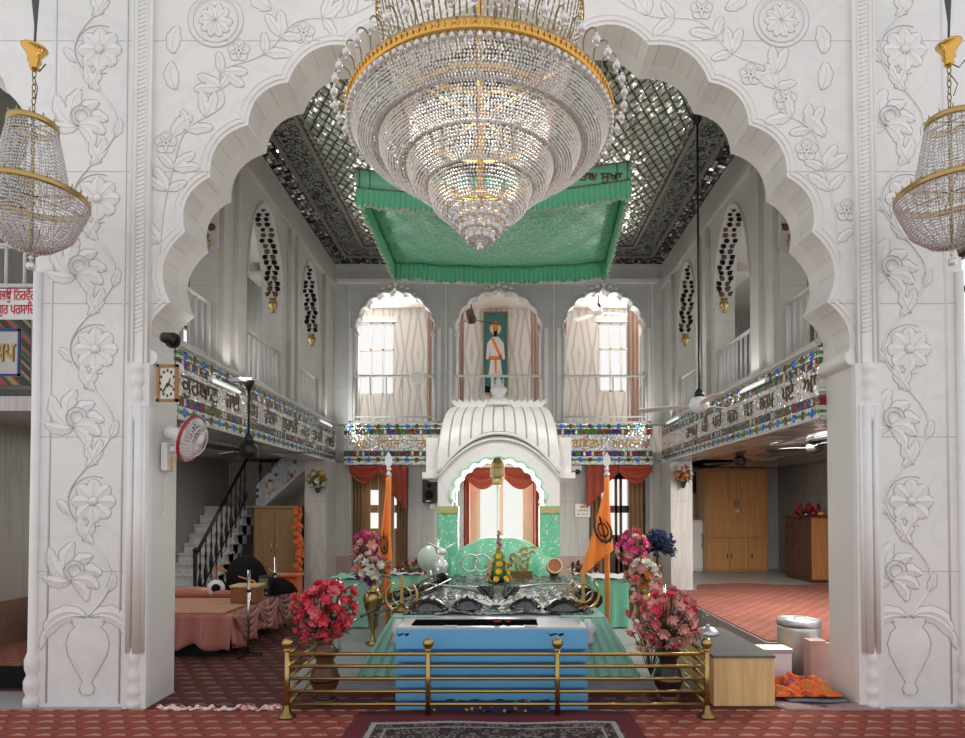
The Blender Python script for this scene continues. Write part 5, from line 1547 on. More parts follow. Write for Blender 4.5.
# ---- the two smaller chandeliers by the piers
def small(x, y, ztop, label):
    t = thing('chandelier', (x, y, ztop-.95), label, 'chandelier', 'small gilt chandeliers before the piers')
    c = (x, y, 0)
    z1, z2, zb = ztop, ztop-.47, ztop-.84
    rt, rb = .135, .315
    for R_, z in ((rt, z1), (rb, z2)):
        m = MB(); hoop(m, c, R_, z, .007, .02, 40); n = int(R_*90)
        for k in range(n):
            a = 2*pi*k/n; m.tube([(x+R_*math.cos(a), y+R_*math.sin(a), z+.015), (x+R_*1.03*math.cos(a), y+R_*1.03*math.sin(a), z+.045)], [.006,.003], 5)
        m.build('hoop', BRASS, t)
    m = MB(); bead_shell(m, [(rt, z1-.02), (rt+.03, z1-.18), (rt+.075, z2+.02)], 20, .0155, .0085, c, .002, 2)
    m.build('bead_curtain', CRYS, t)['kind'] = 'stuff'
    m = MB(); bead_shell(m, [(rb, z2-.02), (rb-.02, z2-.08), (rb*.72, z2-.24), (rb*.35, zb+.03), (.02, zb)], 24, .0150, .0088, c, .003, 3)
    m.build('bead_curtain', CRYS, t)['kind'] = 'stuff'
    m = MB()
    for k in range(28):
        a = 2*pi*k/28; m.tube([(x+r*math.cos(a), y+r*math.sin(a), z) for r, z in ((rt, z1), (rt+.03, z1-.18), (rt+.075, z2+.02))], .002, 3)
        m.tube([(x+r*math.cos(a), y+r*math.sin(a), z) for r, z in ((rb, z2-.02), (rb*.72, z2-.24), (rb*.35, zb+.03), (.02, zb))], .002, 3)
    m.build('wire_cage', WIRE, t)
    m = MB(); m.sphere((x, y, zb-.09), .028, 12, 9); m.sphere((x, y, zb-.035), .016, 8, 6); m.cyl((x, y, zb-.07), (x, y, zb), .004, n=6); m.build('drop_ball', CRYS, t)
    m = MB(); m.cyl((x, y, zb), (x, y, z1+.05), .012, n=8)
    for k in range(6): a = k*pi/3; m.cyl((x, y, z1), (x+rt*math.cos(a), y+rt*math.sin(a), z1), .005, n=6); m.cyl((x, y, z2), (x+rb*math.cos(a), y+rb*math.sin(a), z2), .005, n=6)
    m.build('frame', BRASS, t)
    m = MB()
    for k in range(8):
        z = z1+.03+.045*k
        m.tube([(x+(.012*math.cos(a) if k % 2 else 0), y+(0 if k % 2 else .012*math.cos(a)), z+.026*math.sin(a)) for a in [q*pi/5 for q in range(10)]], .0035, 5, True)
    m.build('chain', BRASSD, t)
    m = MB(); zc = z1+.37
    m.lathe([(.018,zc),(.030,zc+.02),(.026,zc+.04),(.040,zc+.06),(.036,zc+.09),(.068,zc+.14),(.075,zc+.15),(.03,zc+.155)], c, 18); m.build('ceiling_cup', GOLD, t)
    m = MB(); m.tube([(x, y, zc+.15), (x+.005, y, zc+.30), (x-.004, y, zc+.6), (x, y, 6.6)], [.006,.008,.030,.028], 8)
    m.tube([(x, y, zc+.03), (x+.05, y-.02, zc-.02), (x+.09, y-.02, zc+.03)], .004, 5); m.tube([(x, y, zc-.04), (x+.04, y-.02, zc-.13), (x+.02, y-.01, zc-.2)], .003, 5)
    m.build('wrapped_cord', plain('grey_cord_wrap', (.10,.10,.10), .8), t)
small(X(27, 3.9), 3.9, at(0, 126, 3.9)[2], 'small gilt crystal chandelier before the left pier')
small(X(956, 3.9), 3.9, at(0, 122, 3.9)[2], 'small gilt crystal chandelier before the right pier')
# ================================================================ green canopy
ya, yb = 5.95, 7.70
A0 = at(357, 176, ya); A1 = at(630, 168, ya); B0 = at(394, 262, yb); B1 = at(606, 262, yb)
ca = thing('canopy', (0, 6.8, A0[2]), 'sea green brocade canopy with fringed edges hung under the mirrored ceiling', 'canopy')
def cn(u, v):
    p = [A0[i]*(1-u)*(1-v)+A1[i]*u*(1-v)+B0[i]*(1-u)*v+B1[i]*u*v for i in range(3)]
    sag = .20*math.sin(pi*u)*(.9-.4*v)*.6+.16*math.sin(pi*u)*math.sin(pi*v)
    return (p[0], p[1], p[2]-sag+.012*math.sin(u*31+v*7)*math.sin(v*23))
m = MB(); m.grid(cn, 48, 36); m.build('cloth', CANOPY, ca, solid=.006)
def val(f, n, L, nm, pl):
    m = MB()
    def g(u, v):
        p = f(u); return (p[0]+f.nx*.016*math.sin(u*n*2*pi)*(.3+v), p[1]+f.ny*.016*math.sin(u*n*2*pi)*(.3+v), p[2]-L*v*(.94+.06*math.sin(u*97)))
    m.grid(g, n*6, 5); o = m.build(nm, GREENF, ca, solid=.003)
    m = MB(); m.tube([(lambda p: (p[0], p[1], p[2]))(g(i/(n*6), 1.0)) for i in range(n*6+1)], .011, 5); m.build('thread_tips', GREENL, o)
    return o
class Ed:
    def __init__(s, fn, nx, ny): s.fn = fn; s.nx = nx; s.ny = ny
    def __call__(s, u): return s.fn(u)
val(Ed(lambda u: cn(u, 1), 0, 1), 46, .23, 'fringe', 0)
val(Ed(lambda u: cn(0, u), 1, 0), 34, .24, 'fringe', 0)
val(Ed(lambda u: cn(1, u), 1, 0), 34, .24, 'fringe', 0)
# front edge: a flat band above the fringe
def fr_(u): p = cn(u, 0); return (p[0], p[1]-.02, p[2])
m = MB(); m.grid(lambda u, v: (fr_(u)[0]*(1.0), fr_(u)[1]-.01, fr_(u)[2]+.06-.20*v), 40, 2); bd = m.build('band', GREEN, ca, solid=.006)
m = MB()
for v in (.05, .97): m.tube([(fr_(i/40)[0], fr_(i/40)[1]-.016, fr_(i/40)[2]+.06-.20*v) for i in range(41)], .006, 5)
for u in (.012, .05, .95, .988): m.tube([(fr_(u)[0], fr_(u)[1]-.016, fr_(u)[2]+.06), (fr_(u)[0], fr_(u)[1]-.016, fr_(u)[2]-.13)], .005, 5)
m.build('braid', BRASSD, bd)
val(Ed(lambda u: shift(fr_(u), (0, -.01, -.13)), 0, 1), 52, .20, 'fringe', 0)
p = fr_(.80)
text('ਸਰਬ ਸੁਖਾ', .12, BRASSD, Matrix(((1,0,0,p[0]-.06),(0,0,-1,p[1]-.022),(0,1,0,p[2]-.09+.02),(0,0,0,1))), bd, 'lettering', .003, squeeze=.52, bold=.002)
m = MB()
for P in (A0, A1, B0, B1): m.cyl(P, (P[0]*1.05, P[1], ZC-.02), .005, n=5)
m.build('hanging_cord', WIRE, ca)
# ================================================================ fans
def ceiling_fan(x, y, z, ztop, mat, rodmat, label, ang, L=.55, cat='fan', grp=None, tilt=.0):
    t = thing('ceiling_fan', (x, y, z), label, 'ceiling fan', grp)
    m = MB(); m.lathe([(.02,.10),(.07,.08),(.095,.03),(.10,-.01),(.07,-.05),(.03,-.065),(.001,-.07)], (x, y, z), 20); m.build('motor', mat, t)
    m = MB(); m.cyl((x, y, z+.08), (x, y, ztop), .012, n=8); m.lathe([(.05,0),(.045,.05),(.014,.09)], (x, y, z+.09), 12); m.lathe([(.015,-.10),(.05,-.02),(.055,0)], (x, y, ztop), 12); m.build('down_rod', rodmat, t)
    for k in range(3):
        a = ang+2*pi*k/3; d = Vector((math.cos(a), math.sin(a), 0)); s_ = Vector((-math.sin(a), math.cos(a), .18))
        m = MB(); o = Vector((x, y, z))
        m.prism([(0,0)], 'z', 0, 0) if False else None
        ws = [(.08,.022),(.16,.03),(.2,.055),(L*.6,.062),(L,.068),(L+.03,.05)]
        top = [o+d*r+s_*w+Vector((0,0,.006)) for r, w in ws]; bot = [o+d*r-s_*w+Vector((0,0,.006)) for r, w in ws]
        n = len(ws); vs = top+bot; fs = [(i, i+1, n+i+1, n+i) for i in range(n-1)]
        m.add(vs, fs); m.build('blade', mat, t, solid=.006)
    return t
ceiling_fan(X(248, 5.85), 5.85, at(248, 452, 5.85)[2], at(248, 381, 5.85)[2], BLACK, BLACK, 'dark ceiling fan hung from a short bracket before the left mirror frieze, over the stage', .25, .60)
fb = [o for o in COL.objects if o.name == 'ceiling_fan'][0]
m = MB(); zb9 = at(248, 381, 5.85)[2]; m.box(-XW+.02, X(248,5.85)+.03, 5.83, 5.87, zb9, zb9+.03); m.build('wall_bracket', WPLAST, fb)
ceiling_fan(X(700, 6.06), 6.06, at(700, 406, 6.06)[2], ZC-.02, WPLAST, BLACK, 'white ceiling fan on a long rod before the right mirror frieze', .45, .60)
ceiling_fan(X(740, 9.2), 9.2, 2.20, 2.30, BLACK, BLACK, 'black ceiling fan under the right aisle soffit in front of the tan wardrobe', .1, .60)
ceiling_fan(X(816, 7.2), 7.2, 2.22, 2.30, BLACK, BLACK, 'black ceiling fan under the right aisle soffit, partly behind the right pier', .2, .55)
ceiling_fan(X(471, 10.6), 10.6, at(0, 320, 10.6)[2], 5.38, DWOOD, BLACK, 'brown ceiling fan in the gallery beside the portrait painting', .5, .55)
ceiling_fan(X(599, 10.6), 10.6, at(0, 313, 10.6)[2], 5.38, WPLAST, BLACK, 'pale ceiling fan in the gallery in front of the right window', .15, .55)
# wall fan on the left pier reveal
fx_, fy_ = -2.63, 4.72; zf = at(0, 447, 4.72)[2]
t = thing('wall_fan', (fx_, fy_, zf), 'white wall fan with a red ringed cage on the left pier', 'wall fan')
zz = at(180, 452, 4.72)[2]
m = MB(); m.box(fx_, fx_+.05, fy_-.06, fy_+.06, at(0,471,4.72)[2], at(0,443,4.72)[2]); m.build('wall_plate', WPLAST, t, bevel=.008)
m = MB(); m.box(fx_+.05, fx_+.17, fy_-.025, fy_+.025, zz-.0, zz+.045); m.build('arm', WPLAST, t, bevel=.006)
hc = Vector((fx_+.19, fy_-.02, at(0, 438, 4.72)[2])); ax = Vector((.95, .02, -.28)).normalized()
rot = ax.to_track_quat('Z', 'Y').to_matrix().to_4x4(); T = Matrix.Translation(hc) @ rot
m = MB(); m.T = T; m.lathe([(.04,-.17),(.055,-.16),(.06,-.02),(.05,0)], (0,0,0), 18); m.build('motor', WPLAST, t)
m = MB(); m.T = T
for k in range(30):
    a = 2*pi*k/30; m.tube([(.03*math.cos(a), .03*math.sin(a), -.025), (.12*math.cos(a), .12*math.sin(a), -.035), (.185*math.cos(a), .185*math.sin(a), .03), (.12*math.cos(a+.1), .12*math.sin(a+.1), .095), (.035*math.cos(a+.15), .035*math.sin(a+.15), .10)], .0028, 4)
m.lathe([(.001,.098),(.045,.10),(.04,.108),(.001,.11)], (0,0,0), 18)
m.tube([(.12*math.cos(q*pi/14), .12*math.sin(q*pi/14), .096) for q in range(28)], .003, 5, True)
m.build('cage', WPLAST, t)
m = MB(); m.T = T; m.lathe([(.184,.018),(.192,.02),(.192,.042),(.184,.044),(.184,.018)], (0,0,0), 30, cap=False); m.build('red_hoop', REDP, t)
for k in range(3):
    m = MB(); m.T = T; a0 = 2*pi*k/3
    m.grid(lambda u, v: ((.03+.135*u)*math.cos(a0+(v-.5)*1.5*(.5+.5*u)), (.03+.135*u)*math.sin(a0+(v-.5)*1.5*(.5+.5*u)), .035+.05*(v-.5)), 6, 6); m.build('blade', plain('pale_fan_blade', (.72,.66,.68), .3), t, solid=.004)
m = MB(); m.box(fx_+.05, fx_+.06, fy_-.03, fy_+.01, at(0,470,4.72)[2], at(0,458,4.72)[2]); m.build('switch_panel', OAK, t)
m = MB(); m.tube([(fx_+.02, fy_+.02, at(0,471,4.72)[2]), (fx_+.012, fy_-.03, at(0,490,4.72)[2]), (fx_+.012, fy_-.035, at(0,512,4.72)[2])], .004, 5); m.cyl((fx_+.012, fy_-.035, at(0,512,4.72)[2]), (fx_+.012, fy_-.035, at(0,517,4.72)[2]), .010, n=8); m.build('pull_cord', WPLAST, t)
# clock and camera on the left pier
cxk, cyk = X(166, 4.545), 4.60
t = thing('wall_clock', (X(166,4.5), 4.5, at(0,403,4.5)[2]), 'square wooden framed wall clock on the left pier above the wall fan', 'clock')
x0, x1, z0, z1 = X(156.5,4.5), X(177.5,4.5), at(0,402,4.5)[2], at(0,365,4.5)[2]
m = MB(); m.box(x0, x1, 4.475, 4.50, z0, z0+.02); m.box(x0, x1, 4.475, 4.50, z1-.02, z1); m.box(x0, x0+.02, 4.475, 4.50, z0, z1); m.box(x1-.02, x1, 4.475, 4.50, z0, z1); m.box(x0+.02, x1-.02, 4.50, 4.52, z0+.01, z1-.01); m.build('frame', HONEY, t)
m = MB(); m.box(x0+.015, x1-.015, 4.488, 4.50, z0+.015, z1-.015); fce = m.build('face', CLOCKF, t)
for k in range(12):
    a = k*pi/6; px_, pz_ = (x0+x1)/2+.055*math.sin(a), (z0+z1)/2+.095*math.cos(a)
    m = MB(); m.box(px_-.006, px_+.006, 4.484, 4.489, pz_-.01, pz_+.01); m.build('hour_mark', BLACK, fce)
for nm, a, L in (('hour_hand', 2.2, .05), ('minute_hand', 3.6, .08)):
    m = MB(); m.tube([((x0+x1)/2, 4.483, (z0+z1)/2), ((x0+x1)/2+L*math.sin(a), 4.483, (z0+z1)/2+L*math.cos(a))], .004, 5); m.build(nm, BLACK, fce)
t = thing('security_camera', (X(169,4.52), 4.5, at(0,344,4.52)[2]), 'black dome security camera on the left foot of the arch', 'security camera')
m = MB(); m.lathe([(.001,-.075),(.035,-.06),(.045,-.02),(.048,0),(.03,.03)], (X(168,4.5), 4.50, at(0,339,4.5)[2]), 18, Matrix.Rotation(-pi/2-.0, 3, 'X') @ Matrix.Rotation(.5, 3, 'Y')); m.build('dome', BLACK, t)
m = MB(); m.lathe([(.06,0),(.06,.02)], (X(168,4.5), 4.53, at(0,339,4.5)[2]), 18, Matrix.Rotation(-pi/2, 3, 'X')); m.build('mount', BLACK, t)
m = MB(); m.tube([(X(170,4.5), 4.53, at(0,343,4.5)[2]), (X(172,4.5), 4.53, at(0,352,4.5)[2]), (X(172,4.5), 4.52, at(0,364,4.5)[2]), (X(168,4.5), 4.47, at(0,388,4.5)[2])], .004, 5); m.build('cable', BLACK, t)
# ================================================================ balcony railings
def railing(p0, p1, z0, z1, n, mat, label, grp):
    t = thing('balcony_railing', ((p0[0]+p1[0])/2, (p0[1]+p1[1])/2, z0), label, 'railing', grp)
    L = lambda u, z: (p0[0]+(p1[0]-p0[0])*u, p0[1]+(p1[1]-p0[1])*u, z)
    m = MB(); m.tube([L(0, z1), L(1, z1)], .022, 6); m.build('top_rail', mat, t)
    m = MB(); m.tube([L(0, z0+.06), L(1, z0+.06)], .016, 6); m.build('bottom_rail', mat, t)
    for i in range(n+1):
        u = i/n
        m = MB(); m.tube([L(u, z0 if i in (0, n) else z0+.06), L(u, z1)], .022 if i in (0, n) else .0125, 6); m.build('bar', mat, t)
    return t
for s, side in ((-1, 'left'), (1, 'right')):
    for i, (a, b, zs, za) in enumerate(SIDE_OPEN):
        nm = ('nearest the white arch', 'in the middle arch', 'nearest the back wall')[i]
        railing((s*(XW+.06), a+.02), (s*(XW+.06), b-.02), ZP1+.006, 3.42, (5, 8, 7)[i], GPAINT, 'painted balcony railing of the %s gallery %s' % (side, nm), 'side gallery railings')
for i, (a, b, zs, za) in enumerate(BACK_OPEN):
    nm = ('left', 'middle, behind the finial', 'right')[i]
    railing((a-.03, YB-.07), (b+.03, YB-.07), 2.905 if i == 1 else 2.905, Z(377, YB), (5, 9, 5)[i], WPAINT, 'white balcony railing across the back arch at %s' % nm, 'back gallery railings')
# tube lights on the friezes
for s, px, py, Y, lab in ((-1, 208, 386, 5.7, 'white tube light on the left frieze near the fan rod'), (-1, 318, 423, 9.0, 'white tube light at the far end of the left frieze'), (1, 757, 386, 6.1, 'white tube light on the right frieze, near end'), (1, 690, 420, 8.9, 'white tube light at the far end of the right frieze')):
    z = at(px, py, Y)[2]
    x = s*(XW-.06); t = thing('tube_light', (x, Y, z), lab, 'lamp')
    m = MB(); m.box(*sorted((x-.0, s*(XW-.022))), Y-.28, Y+.28, z-.012, z+.03); m.build('batten', WPLAST, t)
    m = MB(); m.cyl((x-s*.015, Y-.27, z-.01), (x-s*.015, Y+.27, z-.01), .016, n=10); m.build('tube', NT('lit_tube', (.9,.9,.9), .3, **{'Emission Color': (1,1,1,1), 'Emission Strength': .6}).m, t)
# ================================================================ gallery painting and curtains
YPt = YG-.05
t = thing('portrait_painting', (X(495.5,YPt), YPt, at(0,392,YPt)[2]), 'tall framed portrait of a white robed standing figure in the middle gallery arch', 'painting')
x0, x1, z0, z1 = X(484,YPt), X(507,YPt), at(0,393,YPt)[2], at(0,313,YPt)[2]; w_ = x1-x0; h_ = z1-z0; xm = (x0+x1)/2
m = MB(); f = .025
m.box(x0-f, x1+f, YPt-.03, YPt+.02, z1, z1+f); m.box(x0-f, x1+f, YPt-.03, YPt+.02, z0-f, z0); m.box(x0-f, x0, YPt-.03, YPt+.02, z0, z1); m.box(x1, x1+f, YPt-.03, YPt+.02, z0, z1); m.build('frame', BRASS, t)
m = MB(); m.mi = 0; m.box(x0, x1, YPt-.006, YPt+.0, z0, z1)
q = lambda u, v: (xm+u*w_, z0+v*h_)
def pol(pts, d, mi): m.mi = mi; m.prism([q(*p) for p in pts], 'y', YPt-.006-d, YPt-.005)
def disc(u, v, r, d, mi, sy=1): pol([(u+r*math.cos(a*pi/12), v+r*sy*w_/h_*math.sin(a*pi/12)) for a in range(24)], d, mi)
disc(.0, .80, .27, .001, 1); disc(0, .80, .22, .002, 2)
pol([(-.13,.70),(.13,.70),(.36,.62),(.42,.42),(.30,.42),(.24,.52),(.22,.42),(.30,.22),(-.30,.22),(-.22,.42),(-.24,.52),(-.30,.42),(-.42,.42),(-.36,.62)], .003, 3)
pol([(-.20,.22),(-.04,.22),(-.06,.03),(-.20,.03)], .0035, 3); pol([(.04,.22),(.20,.22),(.20,.03),(.06,.03)], .0035, 3)
pol([(-.20,.68),(-.08,.69),(.26,.46),(.22,.41)], .005, 4); pol([(-.24,.46),(.24,.46),(.22,.41),(-.22,.41)], .005, 4); pol([(-.05,.42),(.06,.42),(.05,.24),(-.03,.24)], .005, 4)
disc(0, .79, .11, .005, 5, 1.2); pol([(-.10,.77),(.10,.77),(.05,.70),(-.05,.70)], .006, 6); pol([(-.14,.80),(-.13,.85),(0,.90),(.13,.85),(.14,.80),(0,.825)], .006, 4)
disc(.26, .43, .05, .006, 5); disc(-.28, .43, .05, .006, 5); pol([(-.5,0),(.5,0),(.5,.05),(-.5,.09)], .002, 6)
m.build('canvas', [TEALP, BRASS, HALO, ROBE, F_ORNG, SKIN, CHAR], t)
for i, (px0, px1) in enumerate(((458.5, 464), (531, 541), (427, 434), (563, 567), (628, 640))):
    Y = 10.3
    nm = ('at the fan side of the middle gallery arch', 'at the far side of the middle gallery arch', 'right of the left gallery window', 'left of the right gallery arch', 'beside the right gallery window')[i]
    drape(X(px0, Y), X(px1, Y), 2.43, 5.1, Y, PINKC, 'pale pink gallery curtain hanging '+nm, np=3, depth=.02)
# small white switch board by the left gallery window
m = MB(); m.box(X(411,YB), X(425,YB), YB-.10, YB-.085, at(0,385,YB)[2], at(0,373,YB)[2])
tag(m.build('switch_box', WPLAST, bevel=.006), 'small white box fixed on the left back balcony railing', 'box')
# ================================================================ wall fixtures at the back
Y = YB+.04
t = thing('loudspeaker', (X(430,Y), Y, at(0,503,Y)[2]), 'black box loudspeaker on the back wall left of the throne', 'loudspeaker')
x0, x1, z0, z1 = X(423.5,Y), X(437,Y), at(0,503,Y)[2], at(0,480,Y)[2]
m = MB(); m.box(x0, x1, Y-.16, Y, z0, z1); m.build('cabinet', BLACK, t, bevel=.012)
for zz, r in ((z0+.13, .075), (z1-.09, .04)):
    m = MB(); m.lathe([(r,0),(r*.95,-.006),(r*.5,.004),(r*.2,-.004),(.001,-.01)], ((x0+x1)/2, Y-.161, zz), 20, Matrix.Rotation(pi/2, 3, 'X')); m.build('cone', CHAR, t)
m = MB(); m.box(x0+.06, x0+.13, Y-.166, Y-.16, z0+.02, z0+.035); m.build('badge', STEEL, t)
m = MB(); m.box(X(430,Y), X(435,Y), Y-.03, Y+.0, at(0,509,Y)[2], at(0,504,Y)[2]); tag(m.build('wall_socket', WPLAST), 'small white wall socket under the black loudspeaker', 'socket')
t = thing('notice_board', (X(582,Y), Y, at(0,517,Y)[2]), 'small white notice with brown lettering on the back wall right of the throne', 'notice')
x0, x1, z0, z1 = X(575,Y), X(590,Y), at(0,517,Y)[2], at(0,504,Y)[2]
m = MB(); m.box(x0, x1, Y-.02, Y+.03, z0, z1); m.build('board', WPLAST, t)
m = MB(); m.box((x0+x1)/2-.04, (x0+x1)/2+.04, Y-.024, Y-.02, z1-.06, z1-.03); m.build('heading', F_ORNG, t)
text('ਬੇਨਤੀ ਹੈ ਜੀ', .035, DKRED, Matrix(((1,0,0,x0+.03),(0,0,-1,Y-.021),(0,1,0,z0+.09),(0,0,0,1))), t, 'lettering', .001, squeeze=.18)
text('ਚੁੱਪ ਰਹੋ ਜੀ', .035, DKRED, Matrix(((1,0,0,x0+.03),(0,0,-1,Y-.021),(0,1,0,z0+.03),(0,0,0,1))), t, 'lettering', .001, squeeze=.18)
t = thing('security_camera', (X(577,Y), Y, at(0,472,Y)[2]), 'small black camera under the eave bracket beside the right flag', 'security camera')
m = MB(); m.box(X(571,Y), X(581,Y), Y-.10, Y, at(0,471,Y)[2], at(0,466,Y)[2]); m.build('mount', WPLAST, t)
m = MB(); m.sphere((X(577,Y), Y-.08, at(0,472,Y)[2]), .045, 14, 8); m.build('dome', BLACK, t)
# ================================================================ left aisle: stage
sx0, sx1, sy0, sy1, sz = -4.45, -2.72, 6.02, 7.75, .44
t = thing('stage', ((sx0+sx1)/2, (sy0+sy1)/2, .012), 'low musicians stage with a salmon satin skirt under the left gallery', 'stage')
m = MB(); m.box(sx0, sx1, sy0, sy1, sz-.05, sz); m.build('deck', RUST, t)
for x in (sx0+.15, sx1-.15):
    for y in (sy0+.2, sy1-.2): m = MB(); m.box(x-.04, x+.04, y-.04, y+.04, .014, sz-.05); m.build('leg', BLACK, t)
m = MB(); m.box(sx0+.05, sx1-.10, sy0+.06, sy1-.05, .016, sz-.06); m.build('dark_underside', BLACK, t)
def hem(u, ph): return .085+.04*math.sin(u*3.1+ph)+.025*math.sin(u*11+ph)
m = MB()
def sk1(u, v):
    sc_ = 1-v
    return (sx0+(sx1+.07-sx0)*u+.0, sy0-.03-.03*math.sin(u*44+math.sin(u*9)*2)*(.25+sc_)-.03*sc_, hem(u*3, .5)+(sz+.006-hem(u*3, .5))*v)
m.grid(sk1, 110, 8)
def sk2(u, v):
    sc_ = 1-v
    return (sx1+.03+.035*math.sin(u*62+math.sin(u*8)*2)*(.25+sc_)+.04*sc_, sy0-.03+(sy1-sy0)*u, hem(u*4, 2.0)+.05*u+(sz+.006-hem(u*4, 2.0)-.05*u)*v)
m.grid(sk2, 130, 8)
m.build('satin_skirt', SALMON, t, solid=.006)
m = MB()                                                     # swags along the side skirt
for i in range(3):
    a, b = sy0+.02+i*.55, sy0+.62+i*.55
    for j in range(4):
        m.tube([(sx1+.085+.015*math.sin(pi*k/12), a+(b-a)*k/12, sz-.02-(.06+.07*j)*math.sin(pi*k/12)) for k in range(13)], .016, 6)
m.build('skirt_swag', SALMON, t)
m = MB(); m.grid(lambda u, v: (sx0+.02+(sx1-sx0-.02)*u, sy0-.03+(sy1-sy0)*v, sz+.010+.010*abs(math.sin(u*13+v*9)*math.sin(v*21))), 40, 40); m.build('floor_sheet', RUST, t, solid=.006)
m = MB(); m.tube([(sx0+.25, sy0+.9, sz+.05), (sx0+.9, sy0+1.05, sz+.07), (sx1-.35, sy0+1.0, sz+.05)], [.05,.07,.04], 10); 
tag(m.build('rolled_sheet', SALMON), 'crumpled roll of salmon satin lying across the stage deck', 'cloth')
def onstage(px, py): # foot point on the deck at the row of pixel py
    Yv = 600*(1.5-sz-.02)/(py-508.0); return (X(px, Yv), Yv)
# harmonium
x0, y0 = onstage(231, 603); x1 = X(257, y0)
t = thing('harmonium', ((x0+x1)/2, y0+.15, sz+.02), 'brown wooden harmonium box on the stage beside the white drum', 'harmonium')
m = MB(); m.box(x0, x1, y0, y0+.22, sz+.022, sz+.022+.17); m.build('case', HARM, t, bevel=.008)
m = MB(); m.box(x0-.01, x1+.01, y0-.01, y0+.23, sz+.192, sz+.215); m.build('lid', OAK, t, bevel=.005)
x0, y0 = onstage(259, 600); x1 = X(270, y0)
t = thing('radio_set', (x0+.1, y0+.4, sz+.02), 'small green faced amplifier set on the stage next to the harmonium', 'amplifier')
m = MB(); m.box(X(259,y0+.35), X(270.5,y0+.35), y0+.33, y0+.50, sz+.022, Z(576,y0+.35)); m.build('case', BLACK, t, bevel=.01)
m = MB(); m.box(X(261,y0+.35), X(269,y0+.35), y0+.322, y0+.33, Z(588,y0+.35), Z(578,y0+.35)); m.build('display', plain('dull_green_display', (.16,.22,.12), .4), t)
m = MB()
for k in range(3): m.cyl((X(262+3*k,y0+.35), y0+.33, Z(593,y0+.35)), (X(262+3*k,y0+.35), y0+.312, Z(593,y0+.35)), .012, n=10)
m.build('knob_row', STEEL, t)
# drum lying on its side
x0, y0 = onstage(213, 598)
t = thing('drum', (x0, y0+.2, sz+.02), 'small dark drum with a white head lying on the stage at the stair foot', 'drum')
m = MB(); zc = sz+.022+.105; Rd = Matrix.Rotation(pi/2, 3, 'X') @ Matrix.Rotation(.3, 3, 'Y')
m.lathe([(.075,-.22),(.10,-.12),(.105,0),(.10,.02)], (x0, y0+.1, zc), 20, Rd); m.build('shell', BLACK, t)
m = MB(); m.lathe([(.098,.018),(.098,.028),(.001,.03)], (x0, y0+.1, zc), 20, Rd); m.build('head', WHITEC, t)
m = MB(); m.lathe([(.05,.028),(.05,.032),(.001,.033)], (x0, y0+.1, zc), 16, Rd); m.build('black_spot', CHAR, t)
# microphone stands
for px, pt, pb, lab in ((249.5, 570, 655, 'near chrome microphone stand on the carpet beside the stage skirt'), (275.5, 557, 626, 'far chrome microphone stand beside the stage skirt, nearer the column')):
    Yv = 600*1.49/(pb-508.0); x = X(px, Yv)+.0
    t = thing('microphone_stand', (x, Yv, .012), lab, 'microphone stand', 'chrome microphone stands by the stage')
    m = MB(); m.cyl((x, Yv, .03), (x, Yv, Z(pt, Yv)), .016, n=12); m.build('pole', CHROME, t)
    m = MB(); m.lathe([(.022,0),(.022,.03)], (x, Yv, (.03+Z(pt,Yv))*.72), 12); m.build('clamp', BLACK, t)
    m = MB()
    for k in range(3): a = .2+2*pi*k/3; m.tube([(x, Yv, .05), (x+.14*math.cos(a), Yv+.14*math.sin(a), .024)], .012, 6)
    m.build('tripod_base', BLACK, t)
# microphone boom and orange cable
m = MB(); a = at(238, 554, 7.7); b = at(283, 576, 7.55); m.cyl(a, b, .006, n=6)
p = onstage(262, 600)
m2_ = [o for o in COL.objects if o.name == 'microphone_stand.001'][0]; m.build('boom', CHROME, m2_)
m = MB(); pts = [at(217, 566, 7.6), at(232, 575, 7.4), at(248, 580, 7.2), at(258, 588, 7.1)]
pts = [(X(258,7.1), 7.1, sz+.03)] + [at(258,588,7.1), at(254,581,7.1), at(240,577,7.25), at(228,572,7.4), at(217,566,7.6)] + [(X(214,7.7), 7.75, sz+.03)]
m.tube(pts, .010, 6); tag(m.build('cable', F_ORNG), 'orange cable looping over the harmonium', 'cable')
# dark bundles under the stair
for i, (px, py, Yv, rx, rz_, lab) in enumerate(((247, 563, 7.42, .24, .24, 'large black cloth bundle under the stair on the stage'), (277, 579, 7.35, .20, .10, 'smaller black bundle lying in front of the dull yellow cabinet'))):
    m = MB(); q = rx/.24; hh = rz_*1.9
    m.lathe([(rx*1.1,0),(rx*1.12,.05*hh),(rx*1.08,.25*hh),(rx*.98,.5*hh),(rx*.78,.75*hh),(rx*.45,.93*hh),(.01,hh)], (X(px,Yv), Yv, sz+.024), 36, Matrix.Diagonal((1,.7,1)), lambda a, z: 1+.10*math.sin(a*3+z*9+i)+.05*math.sin(a*7-z*14))
    tag(m.build('cloth_bundle', CHAR), lab, 'bundle')
# ================================================================ staircase
t = thing('staircase', (-4.3, 8.8, .012), 'grey marble staircase rising along the left aisle wall', 'staircase')
xs0, xs1 = -XA+.01, -4.02; y = 7.95+.47; z = .012; rise, run = .155, .155; tops = []
y = 8.25; z = .36
m0 = MB(); 
ystart = 7.55
yy = 8.42; zz = .46
steps = []
ns = 11
for i in range(ns):
    y0 = 8.02+i*.155; z1 = .155+i*.137
    m = MB(); m.box(xs0, xs1, y0, min(10.40, y0+.33), max(.013, z1-.32), z1-.03); m.box(xs0, xs1+.02, y0-.022, min(10.4, y0+.33), z1-.03, z1); m.build('step', STEPM, t, bevel=.006)
    steps.append((y0, z1))
